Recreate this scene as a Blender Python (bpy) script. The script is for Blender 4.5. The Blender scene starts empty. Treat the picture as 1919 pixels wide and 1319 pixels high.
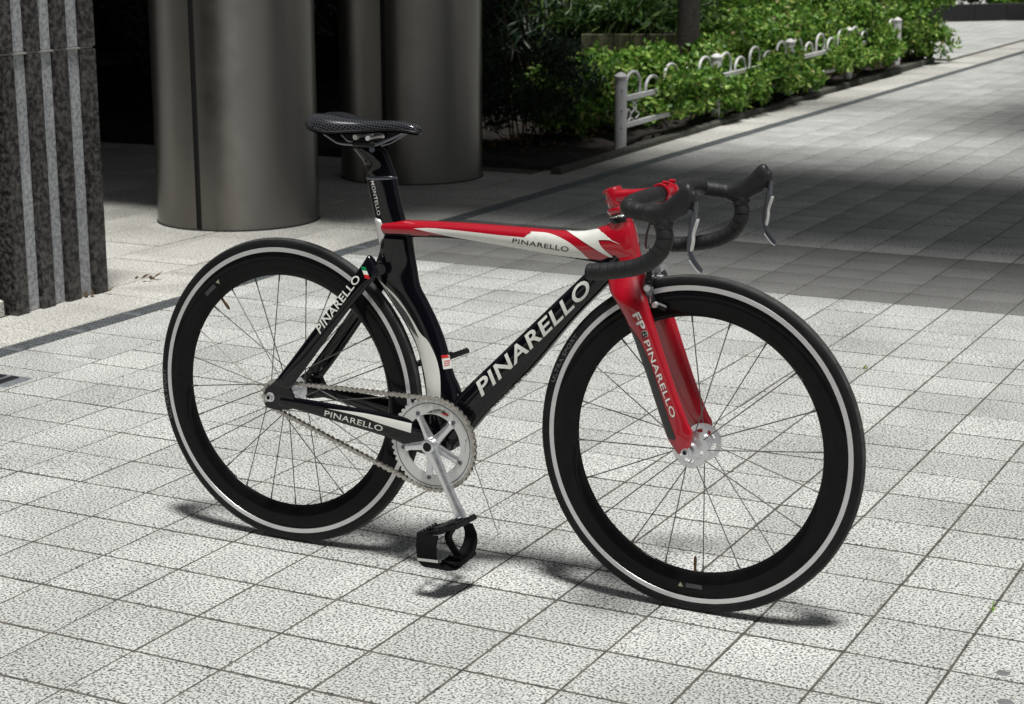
import bpy, bmesh, math, random
import numpy as np
from mathutils import Vector, Matrix
from mathutils.bvhtree import BVHTree

# ------------------------------------------------------------------ scene, camera, light
S = bpy.context.scene
COL = S.collection
random.seed(7); RNG = np.random.default_rng(7)
PW, PH, FPX = 1919.0, 1319.0, 3430.65                       # photograph size, focal length in its pixels
CAMP = Vector((2.1965, -3.1972, 1.3279))
CAMM = (Matrix.Rotation(0.4748, 3, 'Z') @ Matrix.Rotation(math.pi/2 - 0.2309, 3, 'X') @ Matrix.Rotation(-0.0031, 3, 'Z'))
cd = bpy.data.cameras.new('camera'); cam = bpy.data.objects.new('camera', cd); COL.objects.link(cam)
cam.matrix_world = Matrix.Translation(CAMP) @ CAMM.to_4x4()
cd.sensor_width = 36; cd.lens = FPX/PW*36; cd.clip_start = 0.05; cd.clip_end = 400
cd.dof.use_dof = True; cd.dof.focus_distance = 3.95; cd.dof.aperture_fstop = 11.0
S.camera = cam

SUNV = Vector((0.15, -0.19, 1.0)).normalized()               # towards the light: high, a little behind the camera
sd = bpy.data.lights.new('sun', 'SUN'); sd.energy = 4.6; sd.angle = math.radians(10.0); sd.color = (1.0, 0.985, 0.955)
sun = bpy.data.objects.new('sun', sd); COL.objects.link(sun)
sun.rotation_euler = SUNV.to_track_quat('Z', 'Y').to_euler(); sun.location = (0, 0, 30)
wd = bpy.data.worlds.new('World'); S.world = wd; wd.use_nodes = True
nt = wd.node_tree; bg = nt.nodes['Background']; sky = nt.nodes.new('ShaderNodeTexSky')
sky.sky_type = 'NISHITA'; sky.sun_disc = False; sky.sun_elevation = math.asin(SUNV.z); sky.sun_rotation = math.atan2(SUNV.x, SUNV.y)
hs = nt.nodes.new('ShaderNodeHueSaturation'); hs.inputs['Saturation'].default_value = 0.22
nt.links.new(sky.outputs[0], hs.inputs['Color']); nt.links.new(hs.outputs[0], bg.inputs[0]); bg.inputs[1].default_value = 0.042
S.view_settings.view_transform = 'Standard'; S.view_settings.look = 'None'; S.view_settings.exposure = 0.0; S.view_settings.gamma = 1.0
S.render.engine = 'CYCLES'

# ------------------------------------------------------------------ pixel helpers (a pixel is a direction only)
PHI = -0.0295                                                 # the bicycle leans a little away
LEAN = Matrix.Rotation(PHI, 3, 'X'); LEANI = LEAN.transposed()
def ray(px, py):
    return CAMM @ Vector(((px-PW/2)/FPX, -(py-PH/2)/FPX, -1.0))
def G(px, py, z=0.0):                                         # point on the ground (or at height z)
    d = ray(px, py); t = (z-CAMP.z)/d.z
    return CAMP + d*t
CB = LEANI @ CAMP
def U(px, py, y=0.0):                                         # point of the bicycle's own plane Y = y
    d = LEANI @ ray(px, py); t = (y-CB.y)/d.y
    return CB + d*t

# ------------------------------------------------------------------ materials
def nodes(m): return m.node_tree.nodes, m.node_tree.links
def mat(name, col, rough=0.5, metal=0.0, coat=0.0, var=0.0, vscale=20.0, bump=0.0, bscale=200.0, rvar=0.0, spec=None, dark=None):
    m = bpy.data.materials.new(name); m.use_nodes = True
    N, L = nodes(m); b = N['Principled BSDF']
    b.inputs['Base Color'].default_value = (*col, 1); b.inputs['Roughness'].default_value = rough; b.inputs['Metallic'].default_value = metal
    b.inputs['Coat Weight'].default_value = coat; b.inputs['Coat Roughness'].default_value = 0.04
    if spec is not None: b.inputs['Specular IOR Level'].default_value = spec
    if var or rvar:
        tc = N.new('ShaderNodeTexCoord'); nz = N.new('ShaderNodeTexNoise'); nz.inputs['Scale'].default_value = vscale; nz.inputs['Detail'].default_value = 6
        nz.inputs['Roughness'].default_value = 0.65
        L.new(tc.outputs['Object'], nz.inputs['Vector'])
        if var:
            r = N.new('ShaderNodeValToRGB'); r.color_ramp.elements[0].position = 0.3; r.color_ramp.elements[1].position = 0.7
            c0 = dark if dark else tuple(c*(1-var) for c in col); c1 = tuple(min(1, c*(1+var)) for c in col)
            r.color_ramp.elements[0].color = (*c0, 1); r.color_ramp.elements[1].color = (*c1, 1)
            L.new(nz.outputs[0], r.inputs[0]); L.new(r.outputs[0], b.inputs['Base Color'])
        if rvar:
            mr = N.new('ShaderNodeMapRange'); mr.inputs[1].default_value = 0.3; mr.inputs[2].default_value = 0.7
            mr.inputs[3].default_value = max(0.02, rough-rvar); mr.inputs[4].default_value = rough+rvar
            L.new(nz.outputs[0], mr.inputs[0]); L.new(mr.outputs[0], b.inputs['Roughness'])
    if bump:
        tc2 = N.new('ShaderNodeTexCoord'); n2 = N.new('ShaderNodeTexNoise'); n2.inputs['Scale'].default_value = bscale; n2.inputs['Detail'].default_value = 4
        bp = N.new('ShaderNodeBump'); bp.inputs['Strength'].default_value = bump; bp.inputs['Distance'].default_value = 0.002
        L.new(tc2.outputs['Object'], n2.inputs['Vector']); L.new(n2.outputs[0], bp.inputs['Height']); L.new(bp.outputs[0], b.inputs['Normal'])
    return m

def stone_mat(name, light, dark, fleck=150.0, p0=0.40, p1=0.50, tonevar=0.16, cell=(0.198, 0.198), off=(0.095, -0.665), rough=0.8, spots=True):
    m = bpy.data.materials.new(name); m.use_nodes = True
    N, L = nodes(m); b = N['Principled BSDF']; b.inputs['Roughness'].default_value = rough; b.inputs['Specular IOR Level'].default_value = 0.3
    g = N.new('ShaderNodeNewGeometry')
    nz = N.new('ShaderNodeTexNoise'); nz.inputs['Scale'].default_value = fleck; nz.inputs['Detail'].default_value = 2.5; nz.inputs['Roughness'].default_value = 0.6
    L.new(g.outputs['Position'], nz.inputs['Vector'])
    r = N.new('ShaderNodeValToRGB'); e = r.color_ramp.elements
    e[0].position = p0; e[0].color = (*dark, 1); e[1].position = p1; e[1].color = (*light, 1)
    L.new(nz.outputs[0], r.inputs[0])
    # slab to slab tone
    sx = N.new('ShaderNodeVectorMath'); sx.operation = 'SUBTRACT'; sx.inputs[1].default_value = (off[0], off[1], 0)
    L.new(g.outputs['Position'], sx.inputs[0])
    dv = N.new('ShaderNodeVectorMath'); dv.operation = 'DIVIDE'; dv.inputs[1].default_value = (cell[0], cell[1], 1e3); L.new(sx.outputs[0], dv.inputs[0])
    fl = N.new('ShaderNodeVectorMath'); fl.operation = 'FLOOR'; L.new(dv.outputs[0], fl.inputs[0])
    wn = N.new('ShaderNodeTexWhiteNoise'); wn.noise_dimensions = '3D'; L.new(fl.outputs[0], wn.inputs['Vector'])
    mr = N.new('ShaderNodeMapRange'); mr.inputs[3].default_value = 1-tonevar; mr.inputs[4].default_value = 1.0+tonevar*0.5
    L.new(wn.outputs['Value'], mr.inputs[0])
    # worn, dirty patches with a shape of their own
    n3 = N.new('ShaderNodeTexNoise'); n3.inputs['Scale'].default_value = 3.0; n3.inputs['Detail'].default_value = 5; L.new(g.outputs['Position'], n3.inputs['Vector'])
    m3 = N.new('ShaderNodeMapRange'); m3.inputs[1].default_value = 0.3; m3.inputs[2].default_value = 0.7; m3.inputs[3].default_value = 0.84; m3.inputs[4].default_value = 1.08
    L.new(n3.outputs[0], m3.inputs[0])
    mu = N.new('ShaderNodeMath'); mu.operation = 'MULTIPLY'; L.new(mr.outputs[0], mu.inputs[0]); L.new(m3.outputs[0], mu.inputs[1])
    n4 = N.new('ShaderNodeTexNoise'); n4.inputs['Scale'].default_value = 7.0; n4.inputs['Detail'].default_value = 7; n4.inputs['Roughness'].default_value = 0.7; L.new(g.outputs['Position'], n4.inputs['Vector'])
    m4 = N.new('ShaderNodeMapRange'); m4.inputs[1].default_value = 0.60; m4.inputs[2].default_value = 0.72; m4.inputs[3].default_value = 1.0; m4.inputs[4].default_value = 0.80; L.new(n4.outputs[0], m4.inputs[0])
    mu2 = N.new('ShaderNodeMath'); mu2.operation = 'MULTIPLY'; L.new(mu.outputs[0], mu2.inputs[0]); L.new(m4.outputs[0], mu2.inputs[1])
    vm = N.new('ShaderNodeVectorMath'); vm.operation = 'SCALE'; L.new(r.outputs[0], vm.inputs[0]); L.new(mu2.outputs[0], vm.inputs['Scale'])
    L.new(vm.outputs[0], b.inputs['Base Color'])
    bp = N.new('ShaderNodeBump'); bp.inputs['Strength'].default_value = 0.35; bp.inputs['Distance'].default_value = 0.0015
    L.new(nz.outputs[0], bp.inputs['Height']); L.new(bp.outputs[0], b.inputs['Normal'])
    return m

def leaf_mat(name, c0, c1, c2):
    m = bpy.data.materials.new(name); m.use_nodes = True
    N, L = nodes(m); b = N['Principled BSDF']; b.inputs['Roughness'].default_value = 0.45; b.inputs['Specular IOR Level'].default_value = 0.35
    g = N.new('ShaderNodeNewGeometry'); r = N.new('ShaderNodeValToRGB'); e = r.color_ramp.elements
    e[0].color = (*c0, 1); e[1].color = (*c2, 1); e[1].position = 1.0; k = e.new(0.55); k.color = (*c1, 1); k = e.new(0.94); k.color = (*c2, 1); e[-1].color = (c2[0]*.9, c2[1]*.52, c2[2]*.9, 1)
    L.new(g.outputs['Random Per Island'], r.inputs[0]); L.new(r.outputs[0], b.inputs['Base Color'])
    tr = N.new('ShaderNodeBsdfTranslucent'); L.new(r.outputs[0], tr.inputs[0])
    mx = N.new('ShaderNodeMixShader'); mx.inputs[0].default_value = 0.35
    out = N['Material Output']; L.new(b.outputs[0], mx.inputs[1]); L.new(tr.outputs[0], mx.inputs[2]); L.new(mx.outputs[0], out.inputs[0])
    return m

def plain(name, col, rough=0.4):
    return mat(name, col, rough, var=0.10, vscale=60)

M = dict(
 slab=stone_mat('pale_granite_slab', (0.59, 0.597, 0.575), (0.085, 0.085, 0.082), fleck=185, p0=0.40, p1=0.525, tonevar=0.13),
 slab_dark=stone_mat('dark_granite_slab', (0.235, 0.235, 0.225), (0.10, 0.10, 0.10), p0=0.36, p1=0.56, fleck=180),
 slab_plaza=stone_mat('plaza_slab', (0.55, 0.54, 0.50), (0.20, 0.20, 0.18), fleck=120, cell=(0.4, 0.3), off=(-2.22, 0)),
 far_paving=stone_mat('far_paving', (0.50, 0.50, 0.47), (0.20, 0.20, 0.19), fleck=40, cell=(0.4, 0.4)),
 joint=mat('joint_mortar', (0.080, 0.075, 0.062), 0.95, var=0.75, vscale=22),
 granite_dark=stone_mat('polished_dark_granite', (0.115, 0.108, 0.103), (0.014, 0.013, 0.013), fleck=62, p0=0.40, p1=0.66, cell=(5, 5), tonevar=0.02, rough=0.32),
 granite_rough=stone_mat('flamed_grey_granite', (0.46, 0.47, 0.49), (0.24, 0.245, 0.26), fleck=70, p0=0.36, p1=0.62, cell=(5, 5), tonevar=0.02, rough=0.75),
 bronze=mat('bronze_cladding', (0.215, 0.205, 0.19), 0.33, 0.9, var=0.06, vscale=6, bump=0.10, bscale=500, rvar=0.05),
 groove=mat('dark_seam', (0.01, 0.01, 0.01), 0.7, var=0.2),
 grate=mat('galvanised_grate', (0.34, 0.37, 0.39), 0.45, 0.6, var=0.35, vscale=30),
 void=mat('drain_mud', (0.012, 0.012, 0.012), 0.9, var=0.3),
 kerb=stone_mat('kerb_stone', (0.10, 0.10, 0.085), (0.04, 0.042, 0.035), fleck=90, cell=(5, 0.6), off=(0, 0.2)),
 soil=mat('dark_soil', (0.017, 0.013, 0.010), 1.0, var=0.6, vscale=25, bump=0.8, bscale=60),
 concrete=mat('concrete', (0.28, 0.275, 0.26), 0.85, var=0.25, vscale=2.0),
 darkwall=mat('dark_stone_wall', (0.012, 0.012, 0.014), 0.8, var=0.3, vscale=3),
 boards=mat('mossy_concrete', (0.075, 0.080, 0.040), 0.9, var=0.45, vscale=14, bump=0.4, bscale=60),
 bark=mat('bark', (0.030, 0.026, 0.022), 0.95, var=0.5, vscale=40, bump=0.9, bscale=70),
 twig=mat('twig', (0.09, 0.06, 0.035), 0.8, var=0.4, vscale=60),
 leaf=leaf_mat('rose_leaf', (0.035, 0.105, 0.014), (0.16, 0.33, 0.045), (0.36, 0.50, 0.12)),
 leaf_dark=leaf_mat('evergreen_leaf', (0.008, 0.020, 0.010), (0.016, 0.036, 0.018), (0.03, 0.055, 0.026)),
 leaf_tree=leaf_mat('tree_leaf', (0.02, 0.05, 0.012), (0.045, 0.10, 0.02), (0.08, 0.15, 0.03)),
 leaf_bamboo=leaf_mat('bamboo_leaf', (0.018, 0.05, 0.010), (0.045, 0.10, 0.020), (0.10, 0.17, 0.04)),
 petal=leaf_mat('pink_petal', (0.45, 0.20, 0.17), (0.6, 0.35, 0.3), (0.7, 0.55, 0.5)),
 deadleaf=leaf_mat('dead_leaf', (0.06, 0.035, 0.02), (0.13, 0.08, 0.04), (0.22, 0.15, 0.08)),
 fence=mat('grey_white_fence_paint', (0.60, 0.60, 0.60), 0.5, var=0.14, vscale=14, bump=0.15, bscale=90),
 # bicycle
 black=mat('black_lacquer', (0.004, 0.004, 0.006), 0.3, coat=0.85, rvar=0.04, vscale=30, spec=0.0),
 red=mat('red_lacquer', (0.40, 0.0015, 0.013), 0.35, coat=1.0, var=0.05, vscale=25),
 white=mat('white_lacquer', (0.78, 0.78, 0.73), 0.28, coat=0.6, var=0.03, vscale=40),
 print_black=mat('black_print', (0.008, 0.008, 0.008), 0.3, coat=0.5, var=0.1),
 print_grey=mat('grey_print', (0.16, 0.16, 0.165), 0.5, var=0.25, vscale=300),
 rim_grey=mat('rim_print', (0.055, 0.055, 0.06), 0.5, var=0.5, vscale=400),
 flag_green=mat('green_print', (0.01, 0.20, 0.07), 0.3, coat=0.5, var=0.05),
 flag_red=mat('red_print', (0.60, 0.02, 0.02), 0.3, coat=0.5, var=0.05),
 yellow=mat('yellow_print', (0.36, 0.35, 0.24), 0.4, var=0.1),
 silver=mat('polished_alloy', (0.78, 0.79, 0.81), 0.30, 0.85, rvar=0.06, vscale=80, var=0.05),
 satin=mat('satin_alloy', (0.72, 0.72, 0.71), 0.38, 0.5, rvar=0.06, vscale=60, var=0.04),
 track=mat('machined_brake_track', (0.70, 0.69, 0.70), 0.33, 0.5, var=0.05, vscale=50),
 chain=mat('nickel_chain', (0.50, 0.48, 0.44), 0.36, 0.9, var=0.3, vscale=150),
 spoke=mat('steel_spoke', (0.15, 0.145, 0.135), 0.5, 0.6, var=0.1, vscale=60),
 rim=mat('carbon_rim', (0.0065, 0.0064, 0.007), 0.34, coat=0.22, var=0.25, vscale=30, rvar=0.06, spec=0.03),
 tyre=mat('tyre_rubber', (0.011, 0.011, 0.012), 0.55, var=0.4, vscale=25, bump=0.15, bscale=700, spec=0.22),
 tread=mat('dusty_lit_tread', (0.050, 0.050, 0.050), 0.7, var=0.5, vscale=35, bump=0.2, bscale=500, spec=0.2),  # paler than the sidewall: dust, plus overhead light put into the colour
 tape=mat('bar_tape', (0.018, 0.018, 0.019), 0.5, var=0.25, vscale=60, bump=0.35, bscale=500, spec=0.35),
 hood=mat('hood_rubber', (0.019, 0.0195, 0.021), 0.42, var=0.2, vscale=50, bump=0.12, bscale=600, spec=0.35),
 plastic=mat('black_plastic', (0.007, 0.007, 0.008), 0.4, var=0.3, vscale=60, spec=0.25),
 strap=mat('strap_webbing', (0.005, 0.005, 0.006), 0.85, var=0.3, vscale=200, bump=0.6, bscale=900, spec=0.15),
 gunmetal=mat('dark_alloy', (0.15, 0.16, 0.185), 0.28, 0.9, var=0.1),
 clear=mat('clear_rod', (0.35, 0.35, 0.35), 0.2, var=0.05),
 brass=mat('brass', (0.12, 0.07, 0.035), 0.4, 0.8, var=0.2),
)
def brushed(m, amount):
    N, L = nodes(m); b = N['Principled BSDF']; t = N.new('ShaderNodeTangent'); t.direction_type = 'RADIAL'; t.axis = 'Z'
    b.inputs['Anisotropic'].default_value = amount; b.inputs['Anisotropic Rotation'].default_value = 0.25; L.new(t.outputs[0], b.inputs['Tangent'])
brushed(M['bronze'], 0.85)
def saddle_material():
    m = bpy.data.materials.new('perforated_saddle_cover'); m.use_nodes = True
    N, L = nodes(m); b = N['Principled BSDF']; b.inputs['Roughness'].default_value = 0.22; b.inputs['Coat Weight'].default_value = 0.6
    uv = N.new('ShaderNodeUVMap')
    def dots(ox, oy):
        a = N.new('ShaderNodeVectorMath'); a.operation = 'ADD'; a.inputs[1].default_value = (ox, oy, 0); L.new(uv.outputs[0], a.inputs[0])
        f = N.new('ShaderNodeVectorMath'); f.operation = 'FRACTION'; L.new(a.outputs[0], f.inputs[0])
        s = N.new('ShaderNodeVectorMath'); s.operation = 'SUBTRACT'; s.inputs[1].default_value = (0.5, 0.5, 0); L.new(f.outputs[0], s.inputs[0])
        sc = N.new('ShaderNodeVectorMath'); sc.operation = 'MULTIPLY'; sc.inputs[1].default_value = (1.0, 1.73, 0); L.new(s.outputs[0], sc.inputs[0])
        ln = N.new('ShaderNodeVectorMath'); ln.operation = 'LENGTH'; L.new(sc.outputs[0], ln.inputs[0]); return ln.outputs['Value']
    mn = N.new('ShaderNodeMath'); mn.operation = 'MINIMUM'; L.new(dots(0, 0), mn.inputs[0]); L.new(dots(.5, .5), mn.inputs[1])
    mr = N.new('ShaderNodeMapRange'); mr.inputs[1].default_value = 0.24; mr.inputs[2].default_value = 0.34; L.new(mn.outputs[0], mr.inputs[0])
    mx = N.new('ShaderNodeMix'); mx.data_type = 'RGBA'; mx.inputs['A'].default_value = (0.002, 0.002, 0.002, 1); mx.inputs['B'].default_value = (0.040, 0.042, 0.048, 1)
    L.new(mr.outputs[0], mx.inputs['Factor']); L.new(mx.outputs['Result'], b.inputs['Base Color'])
    bp = N.new('ShaderNodeBump'); bp.inputs['Strength'].default_value = 1.0; bp.inputs['Distance'].default_value = 0.002
    L.new(mr.outputs[0], bp.inputs['Height']); L.new(bp.outputs[0], b.inputs['Normal'])
    return m
M['saddle'] = saddle_material()

# ------------------------------------------------------------------ mesh helpers
class MB:
    def __init__(s): s.v = []; s.f = []; s.mi = []
    def add(s, vs, fs, mi=0):
        o = len(s.v); s.v += [Vector(p) for p in vs]; s.f += [tuple(i+o for i in f) for f in fs]; s.mi += [mi]*len(fs); return s
    def box(s, c, size, rot=None, mi=0, ch=0.0):
        c = Vector(c); hx, hy, hz = size[0]/2, size[1]/2, size[2]/2; R = rot or Matrix.Identity(3)
        P = lambda x, y, z: c + R @ Vector((x, y, z))
        if ch <= 0:
            vs = [P(x, y, z) for z in (-hz, hz) for y in (-hy, hy) for x in (-hx, hx)]
            return s.add(vs, [(0, 2, 3, 1), (4, 5, 7, 6), (0, 1, 5, 4), (2, 6, 7, 3), (0, 4, 6, 2), (1, 3, 7, 5)], mi)
        vs = []
        for z, k in ((-hz, ch), (-hz+ch, 0), (hz-ch, 0), (hz, ch)):
            for x, y in ((-hx+k, -hy+k), (hx-k, -hy+k), (hx-k, hy-k), (-hx+k, hy-k)): vs.append(P(x, y, z))
        fs = [(3, 2, 1, 0), (12, 13, 14, 15)]
        for r in range(3):
            for i in range(4): fs.append((r*4+i, r*4+(i+1) % 4, r*4+4+(i+1) % 4, r*4+4+i))
        return s.add(vs, fs, mi)
    def rings(s, rings, closed=True, cap=True, loop=False, mi=0):
        n = len(rings[0]); vs = [p for r in rings for p in r]; fs = []
        m = len(rings)
        for i in range(m if loop else m-1):
            j = (i+1) % m
            for k in range(n if closed else n-1):
                l = (k+1) % n; fs.append((i*n+k, i*n+l, j*n+l, j*n+k))
        if cap and not loop and closed:
            fs.append(tuple(range(n-1, -1, -1))); fs.append(tuple((m-1)*n+k for k in range(n)))
        return s.add(vs, fs, mi)
    def tube(s, path, rad, n=12, cap=True, loop=False, mi=0):
        P = [Vector(p) for p in path]; m = len(P); rr = rad if isinstance(rad, (list, tuple)) else [rad]*m
        prev = None; rings = []
        for i in range(m):
            if loop: t = P[(i+1) % m]-P[i-1]
            else: t = P[min(i+1, m-1)]-P[max(i-1, 0)]
            t.normalize()
            if prev is None:
                a = Vector((0, 0, 1)) if abs(t.z) < 0.9 else Vector((1, 0, 0)); u = (a-t*a.dot(t)).normalized()
            else: u = (prev-t*prev.dot(t)).normalized()
            prev = u; w = t.cross(u)
            rings.append([P[i]+(u*math.cos(2*math.pi*k/n)+w*math.sin(2*math.pi*k/n))*rr[i] for k in range(n)])
        return s.rings(rings, True, cap, loop, mi)
    def lathe(s, prof, c=(0, 0, 0), n=48, closedprof=False, mi=0):     # profile of (radius, y) about the Y axis
        c = Vector(c); rings = []
        for k in range(n):
            a = 2*math.pi*k/n; rings.append([c+Vector((r*math.cos(a), y, r*math.sin(a))) for r, y in prof])
        return s.rings(rings, closedprof, False, True, mi)
    def prism(s, pts, y0, y1, mi=0):                                    # polygon of (x,z) extruded in Y
        n = len(pts); vs = [Vector((x, y0, z)) for x, z in pts]+[Vector((x, y1, z)) for x, z in pts]
        fs = [tuple(range(n)), tuple(range(2*n-1, n-1, -1))]+[(i, i+n, (i+1) % n+n, (i+1) % n) for i in range(n)]
        return s.add(vs, fs, mi)
    def xform(s, mtx):
        s.v = [mtx @ v for v in s.v]; return s
    def mirror_y(s):
        o = MB(); o.add([Vector((v.x, -v.y, v.z)) for v in s.v], [tuple(reversed(f)) for f in s.f]); o.mi = list(s.mi); return o
    def join(s, o):
        k = len(s.v); s.v += o.v; s.f += [tuple(i+k for i in f) for f in o.f]; s.mi += o.mi; return s
    def bvh(s): return BVHTree.FromPolygons(s.v, s.f)
    def mesh(s, name, mats, smooth=True, angle=38):
        me = bpy.data.meshes.new(name); me.from_pydata([tuple(v) for v in s.v], [], s.f)
        for m in (mats if isinstance(mats, (list, tuple)) else [mats]): me.materials.append(M[m] if isinstance(m, str) else m)
        bm = bmesh.new(); bm.from_mesh(me); bmesh.ops.recalc_face_normals(bm, faces=bm.faces)
        bm.to_mesh(me); bm.free()
        me.polygons.foreach_set('material_index', s.mi)
        if smooth:
            me.polygons.foreach_set('use_smooth', [True]*len(me.polygons)); me.set_sharp_from_angle(angle=math.radians(angle))
        me.update(); return me
    def build(s, name, mats, parent=None, loc=None, smooth=True, angle=38):
        return link(name, s.mesh(name, mats, smooth, angle), parent, loc)
def link(name, me, parent=None, loc=None):
    o = bpy.data.objects.new(name, me); COL.objects.link(o)
    if parent is not None: o.parent = parent
    if loc is not None: o.location = loc
    return o
def empty(name, loc=(0, 0, 0)):
    o = bpy.data.objects.new(name, None); o.empty_display_size = 0.1; COL.objects.link(o); o.location = loc; return o
def tag(o, label=None, cat=None, group=None, kind=None):
    if label: o['label'] = label
    if cat: o['category'] = cat
    if group: o['group'] = group
    if kind: o['kind'] = kind
    return o
def catmull(P, n):                                              # P: list of numpy rows
    P = np.array(P, float); m = len(P); out = []
    for i in range(m-1):
        p0 = P[max(i-1, 0)]; p1 = P[i]; p2 = P[i+1]; p3 = P[min(i+2, m-1)]
        if i == 0: p0 = 2*p1-p2
        if i == m-2: p3 = 2*p2-p1
        for k in range(n):
            t = k/n; out.append(0.5*((2*p1)+(-p0+p2)*t+(2*p0-5*p1+4*p2-p3)*t*t+(-p0+3*p1-3*p2+p3)*t**3))
    out.append(P[-1]); return np.array(out)
def smooth_path(pts, n=5): return [Vector(p) for p in catmull([tuple(p) for p in pts], n)]
def loft(secs, n=40, sub=5, ex=2.0, mb=None, under=None):
    """secs: (edge point A, edge point B, half width in Y); elliptical aero sections, rounded ends.
       under = fraction of the section (from B) that takes material 1"""
    rows = catmull([(*a, *b, w) for a, b, w in secs], sub)
    rings = []
    def ring(A, B, w, sh=1.0):
        c = (A+B)/2; u = (A-B)/2
        r = []
        for k in range(n):
            t = 2*math.pi*k/n; ct, st = math.cos(t), math.sin(t)
            x = math.copysign(abs(ct)**(2/ex), ct); y = math.copysign(abs(st)**(2/ex), st)
            r.append(c+u*x*sh+Vector((0, w*y*sh, 0)))
        return r
    L = [(Vector(r[:3]), Vector(r[3:6]), r[6]) for r in rows]
    def cap(i, j):
        A, B, w = L[i]; d = ((A+B)/2-(L[j][0]+L[j][1])/2); d = d.normalized()*min(w*0.6, 0.006)
        return [p+d*0.7 for p in ring(A, B, w, .82)], [p+d for p in ring(A, B, w, .45)]
    c1, c0 = cap(0, 1); e0, e1 = cap(-1, -2)
    rings = [c0, c1]+[ring(*l) for l in L]+[e0, e1]
    mb = mb or MB(); f0 = len(mb.f); mb.rings(rings)
    if under:
        ha = [9, 9]+[(l[0]-l[1]).length/2 for l in L]+[9, 9]
        for i, f in enumerate(mb.f[f0:f0+(len(rings)-1)*n]):
            k = i % n; ct = math.cos(2*math.pi*(k+.5)/n); xk = math.copysign(abs(ct)**(2/ex), ct)
            if (1+xk)*ha[i//n] < under: mb.mi[f0+i] = 1
    return mb
def grid_mesh(name, arr_v, arr_f, mats, mi=None, smooth=False):
    me = bpy.data.meshes.new(name); nv = len(arr_v); nf = len(arr_f); k = arr_f.shape[1]
    me.vertices.add(nv); me.vertices.foreach_set('co', arr_v.astype(np.float32).ravel())
    me.loops.add(nf*k); me.loops.foreach_set('vertex_index', arr_f.astype(np.int32).ravel())
    me.polygons.add(nf); me.polygons.foreach_set('loop_start', np.arange(0, nf*k, k, dtype=np.int32))
    me.polygons.foreach_set('loop_total', np.full(nf, k, dtype=np.int32))
    for m in (mats if isinstance(mats, (list, tuple)) else [mats]): me.materials.append(M[m])
    if mi is not None: me.polygons.foreach_set('material_index', mi.astype(np.int32))
    me.update(calc_edges=True); me.validate()
    return me

# ================================================================== GROUND AND PAVING
PIT, X0, Y0 = 0.198, 0.095, -0.665
gb = MB(); gb.box((0, 20, -0.0680), (160, 160, 0.1)); ground = tag(gb.build('ground', 'far_paving', smooth=False), kind='structure')
paving = tag(MB().box((0.6265, 10, -0.0062), (4.847, 28, 0.010)).build('pavement', 'joint', smooth=False), kind='structure')
GAP = 0.0052; GAPY = 0.0080
def slab_mesh(sx, sy, m):
    mb = MB(); hx, hy = sx/2-GAP/2, sy/2-GAPY/2; c = 0.0016
    vs = []
    for z, k in ((-0.02, 0), (-0.0012, 0), (0, c)):
        vs += [(-hx+k, -hy+k, z), (hx-k, -hy+k, z), (hx-k, hy-k, z), (-hx+k, hy-k, z)]
    fs = [(8, 9, 10, 11)]
    for r in range(2):
        for i in range(4): fs.append((r*4+i, r*4+(i+1) % 4, r*4+4+(i+1) % 4, r*4+4+i))
    mb.add(vs, fs); return mb.mesh('paving_slab', m, smooth=False)
def project(p):
    q = CAMM.transposed() @ (Vector(p)-CAMP)
    return (PW/2+FPX*q.x/-q.z, PH/2-FPX*q.y/-q.z, -q.z)
jl = MB(); jl.box((-4.615, 3.0, -0.0066), (5.47, 12, 0.010)); jl.box((-4.23, 20.0, -0.0068), (4.7, 10.2, 0.010)); tag(jl.build('plaza', 'joint', smooth=False), kind='structure')
slabs = []                                                     # (x, y, sx, sy, material)
for i in range(-8, 11):
    for j in range(-8, 116):
        x = X0+PIT*(i+.5); y = Y0+PIT*(j+.5)
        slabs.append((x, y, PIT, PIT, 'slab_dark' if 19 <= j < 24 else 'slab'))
xb0, xb1 = -1.795, X0-8*PIT                                    # border course along the drain
y = -2.4; k = 0
while y < 22:
    ln = (0.297, 0.396, 0.297, 0.198)[k % 4]; k += 1
    if y < 3.097 < y+ln: ln = 3.097-y
    if y < 4.087 < y+ln: ln = 4.087-y
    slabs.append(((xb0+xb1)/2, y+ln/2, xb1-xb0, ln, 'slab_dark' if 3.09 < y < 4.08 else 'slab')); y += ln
y = -2.5; k = 0
while y < 22:                                                  # strip between drain and wall / kerb
    ln = (0.6, 0.6, 0.45)[k % 3]; k += 1
    slabs.append((-2.045, y+ln/2, 0.325, ln, 'slab_plaza')); y += ln
for r in range(12):                                            # plaza slabs round the pillars
    x = -2.21-0.4*(r+.5); y = -1.0-(r % 2)*0.3
    while y < 6.4:
        if not (x > -2.62 and y+0.6 > 5.9) and not (y+0.3 < 2.02): slabs.append((x, y+0.3, 0.4, 0.6, 'slab_plaza'))
        y += 0.6
for i in range(-34, -8):                                       # the paving widens beyond the bed
    for j in range(79, 116):
        x = X0+PIT*(i+.5); y = Y0+PIT*(j+.5)
        if x < -2.25: slabs.append((x, y, PIT, PIT, 'slab'))
vis = []
for s in slabs:
    px, py, d = project((s[0], s[1], 0))
    if d < 0.3: continue
    w = s[2]*FPX/d; h = s[3]*FPX*CAMP.z/d/d; inside = -60 < px < PW+60 and -40 < py < PH+60
    vis.append((inside, w*h, s))
vis.sort(key=lambda t: (-t[0], -t[1]))
cache = {}; rest = {}
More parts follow.
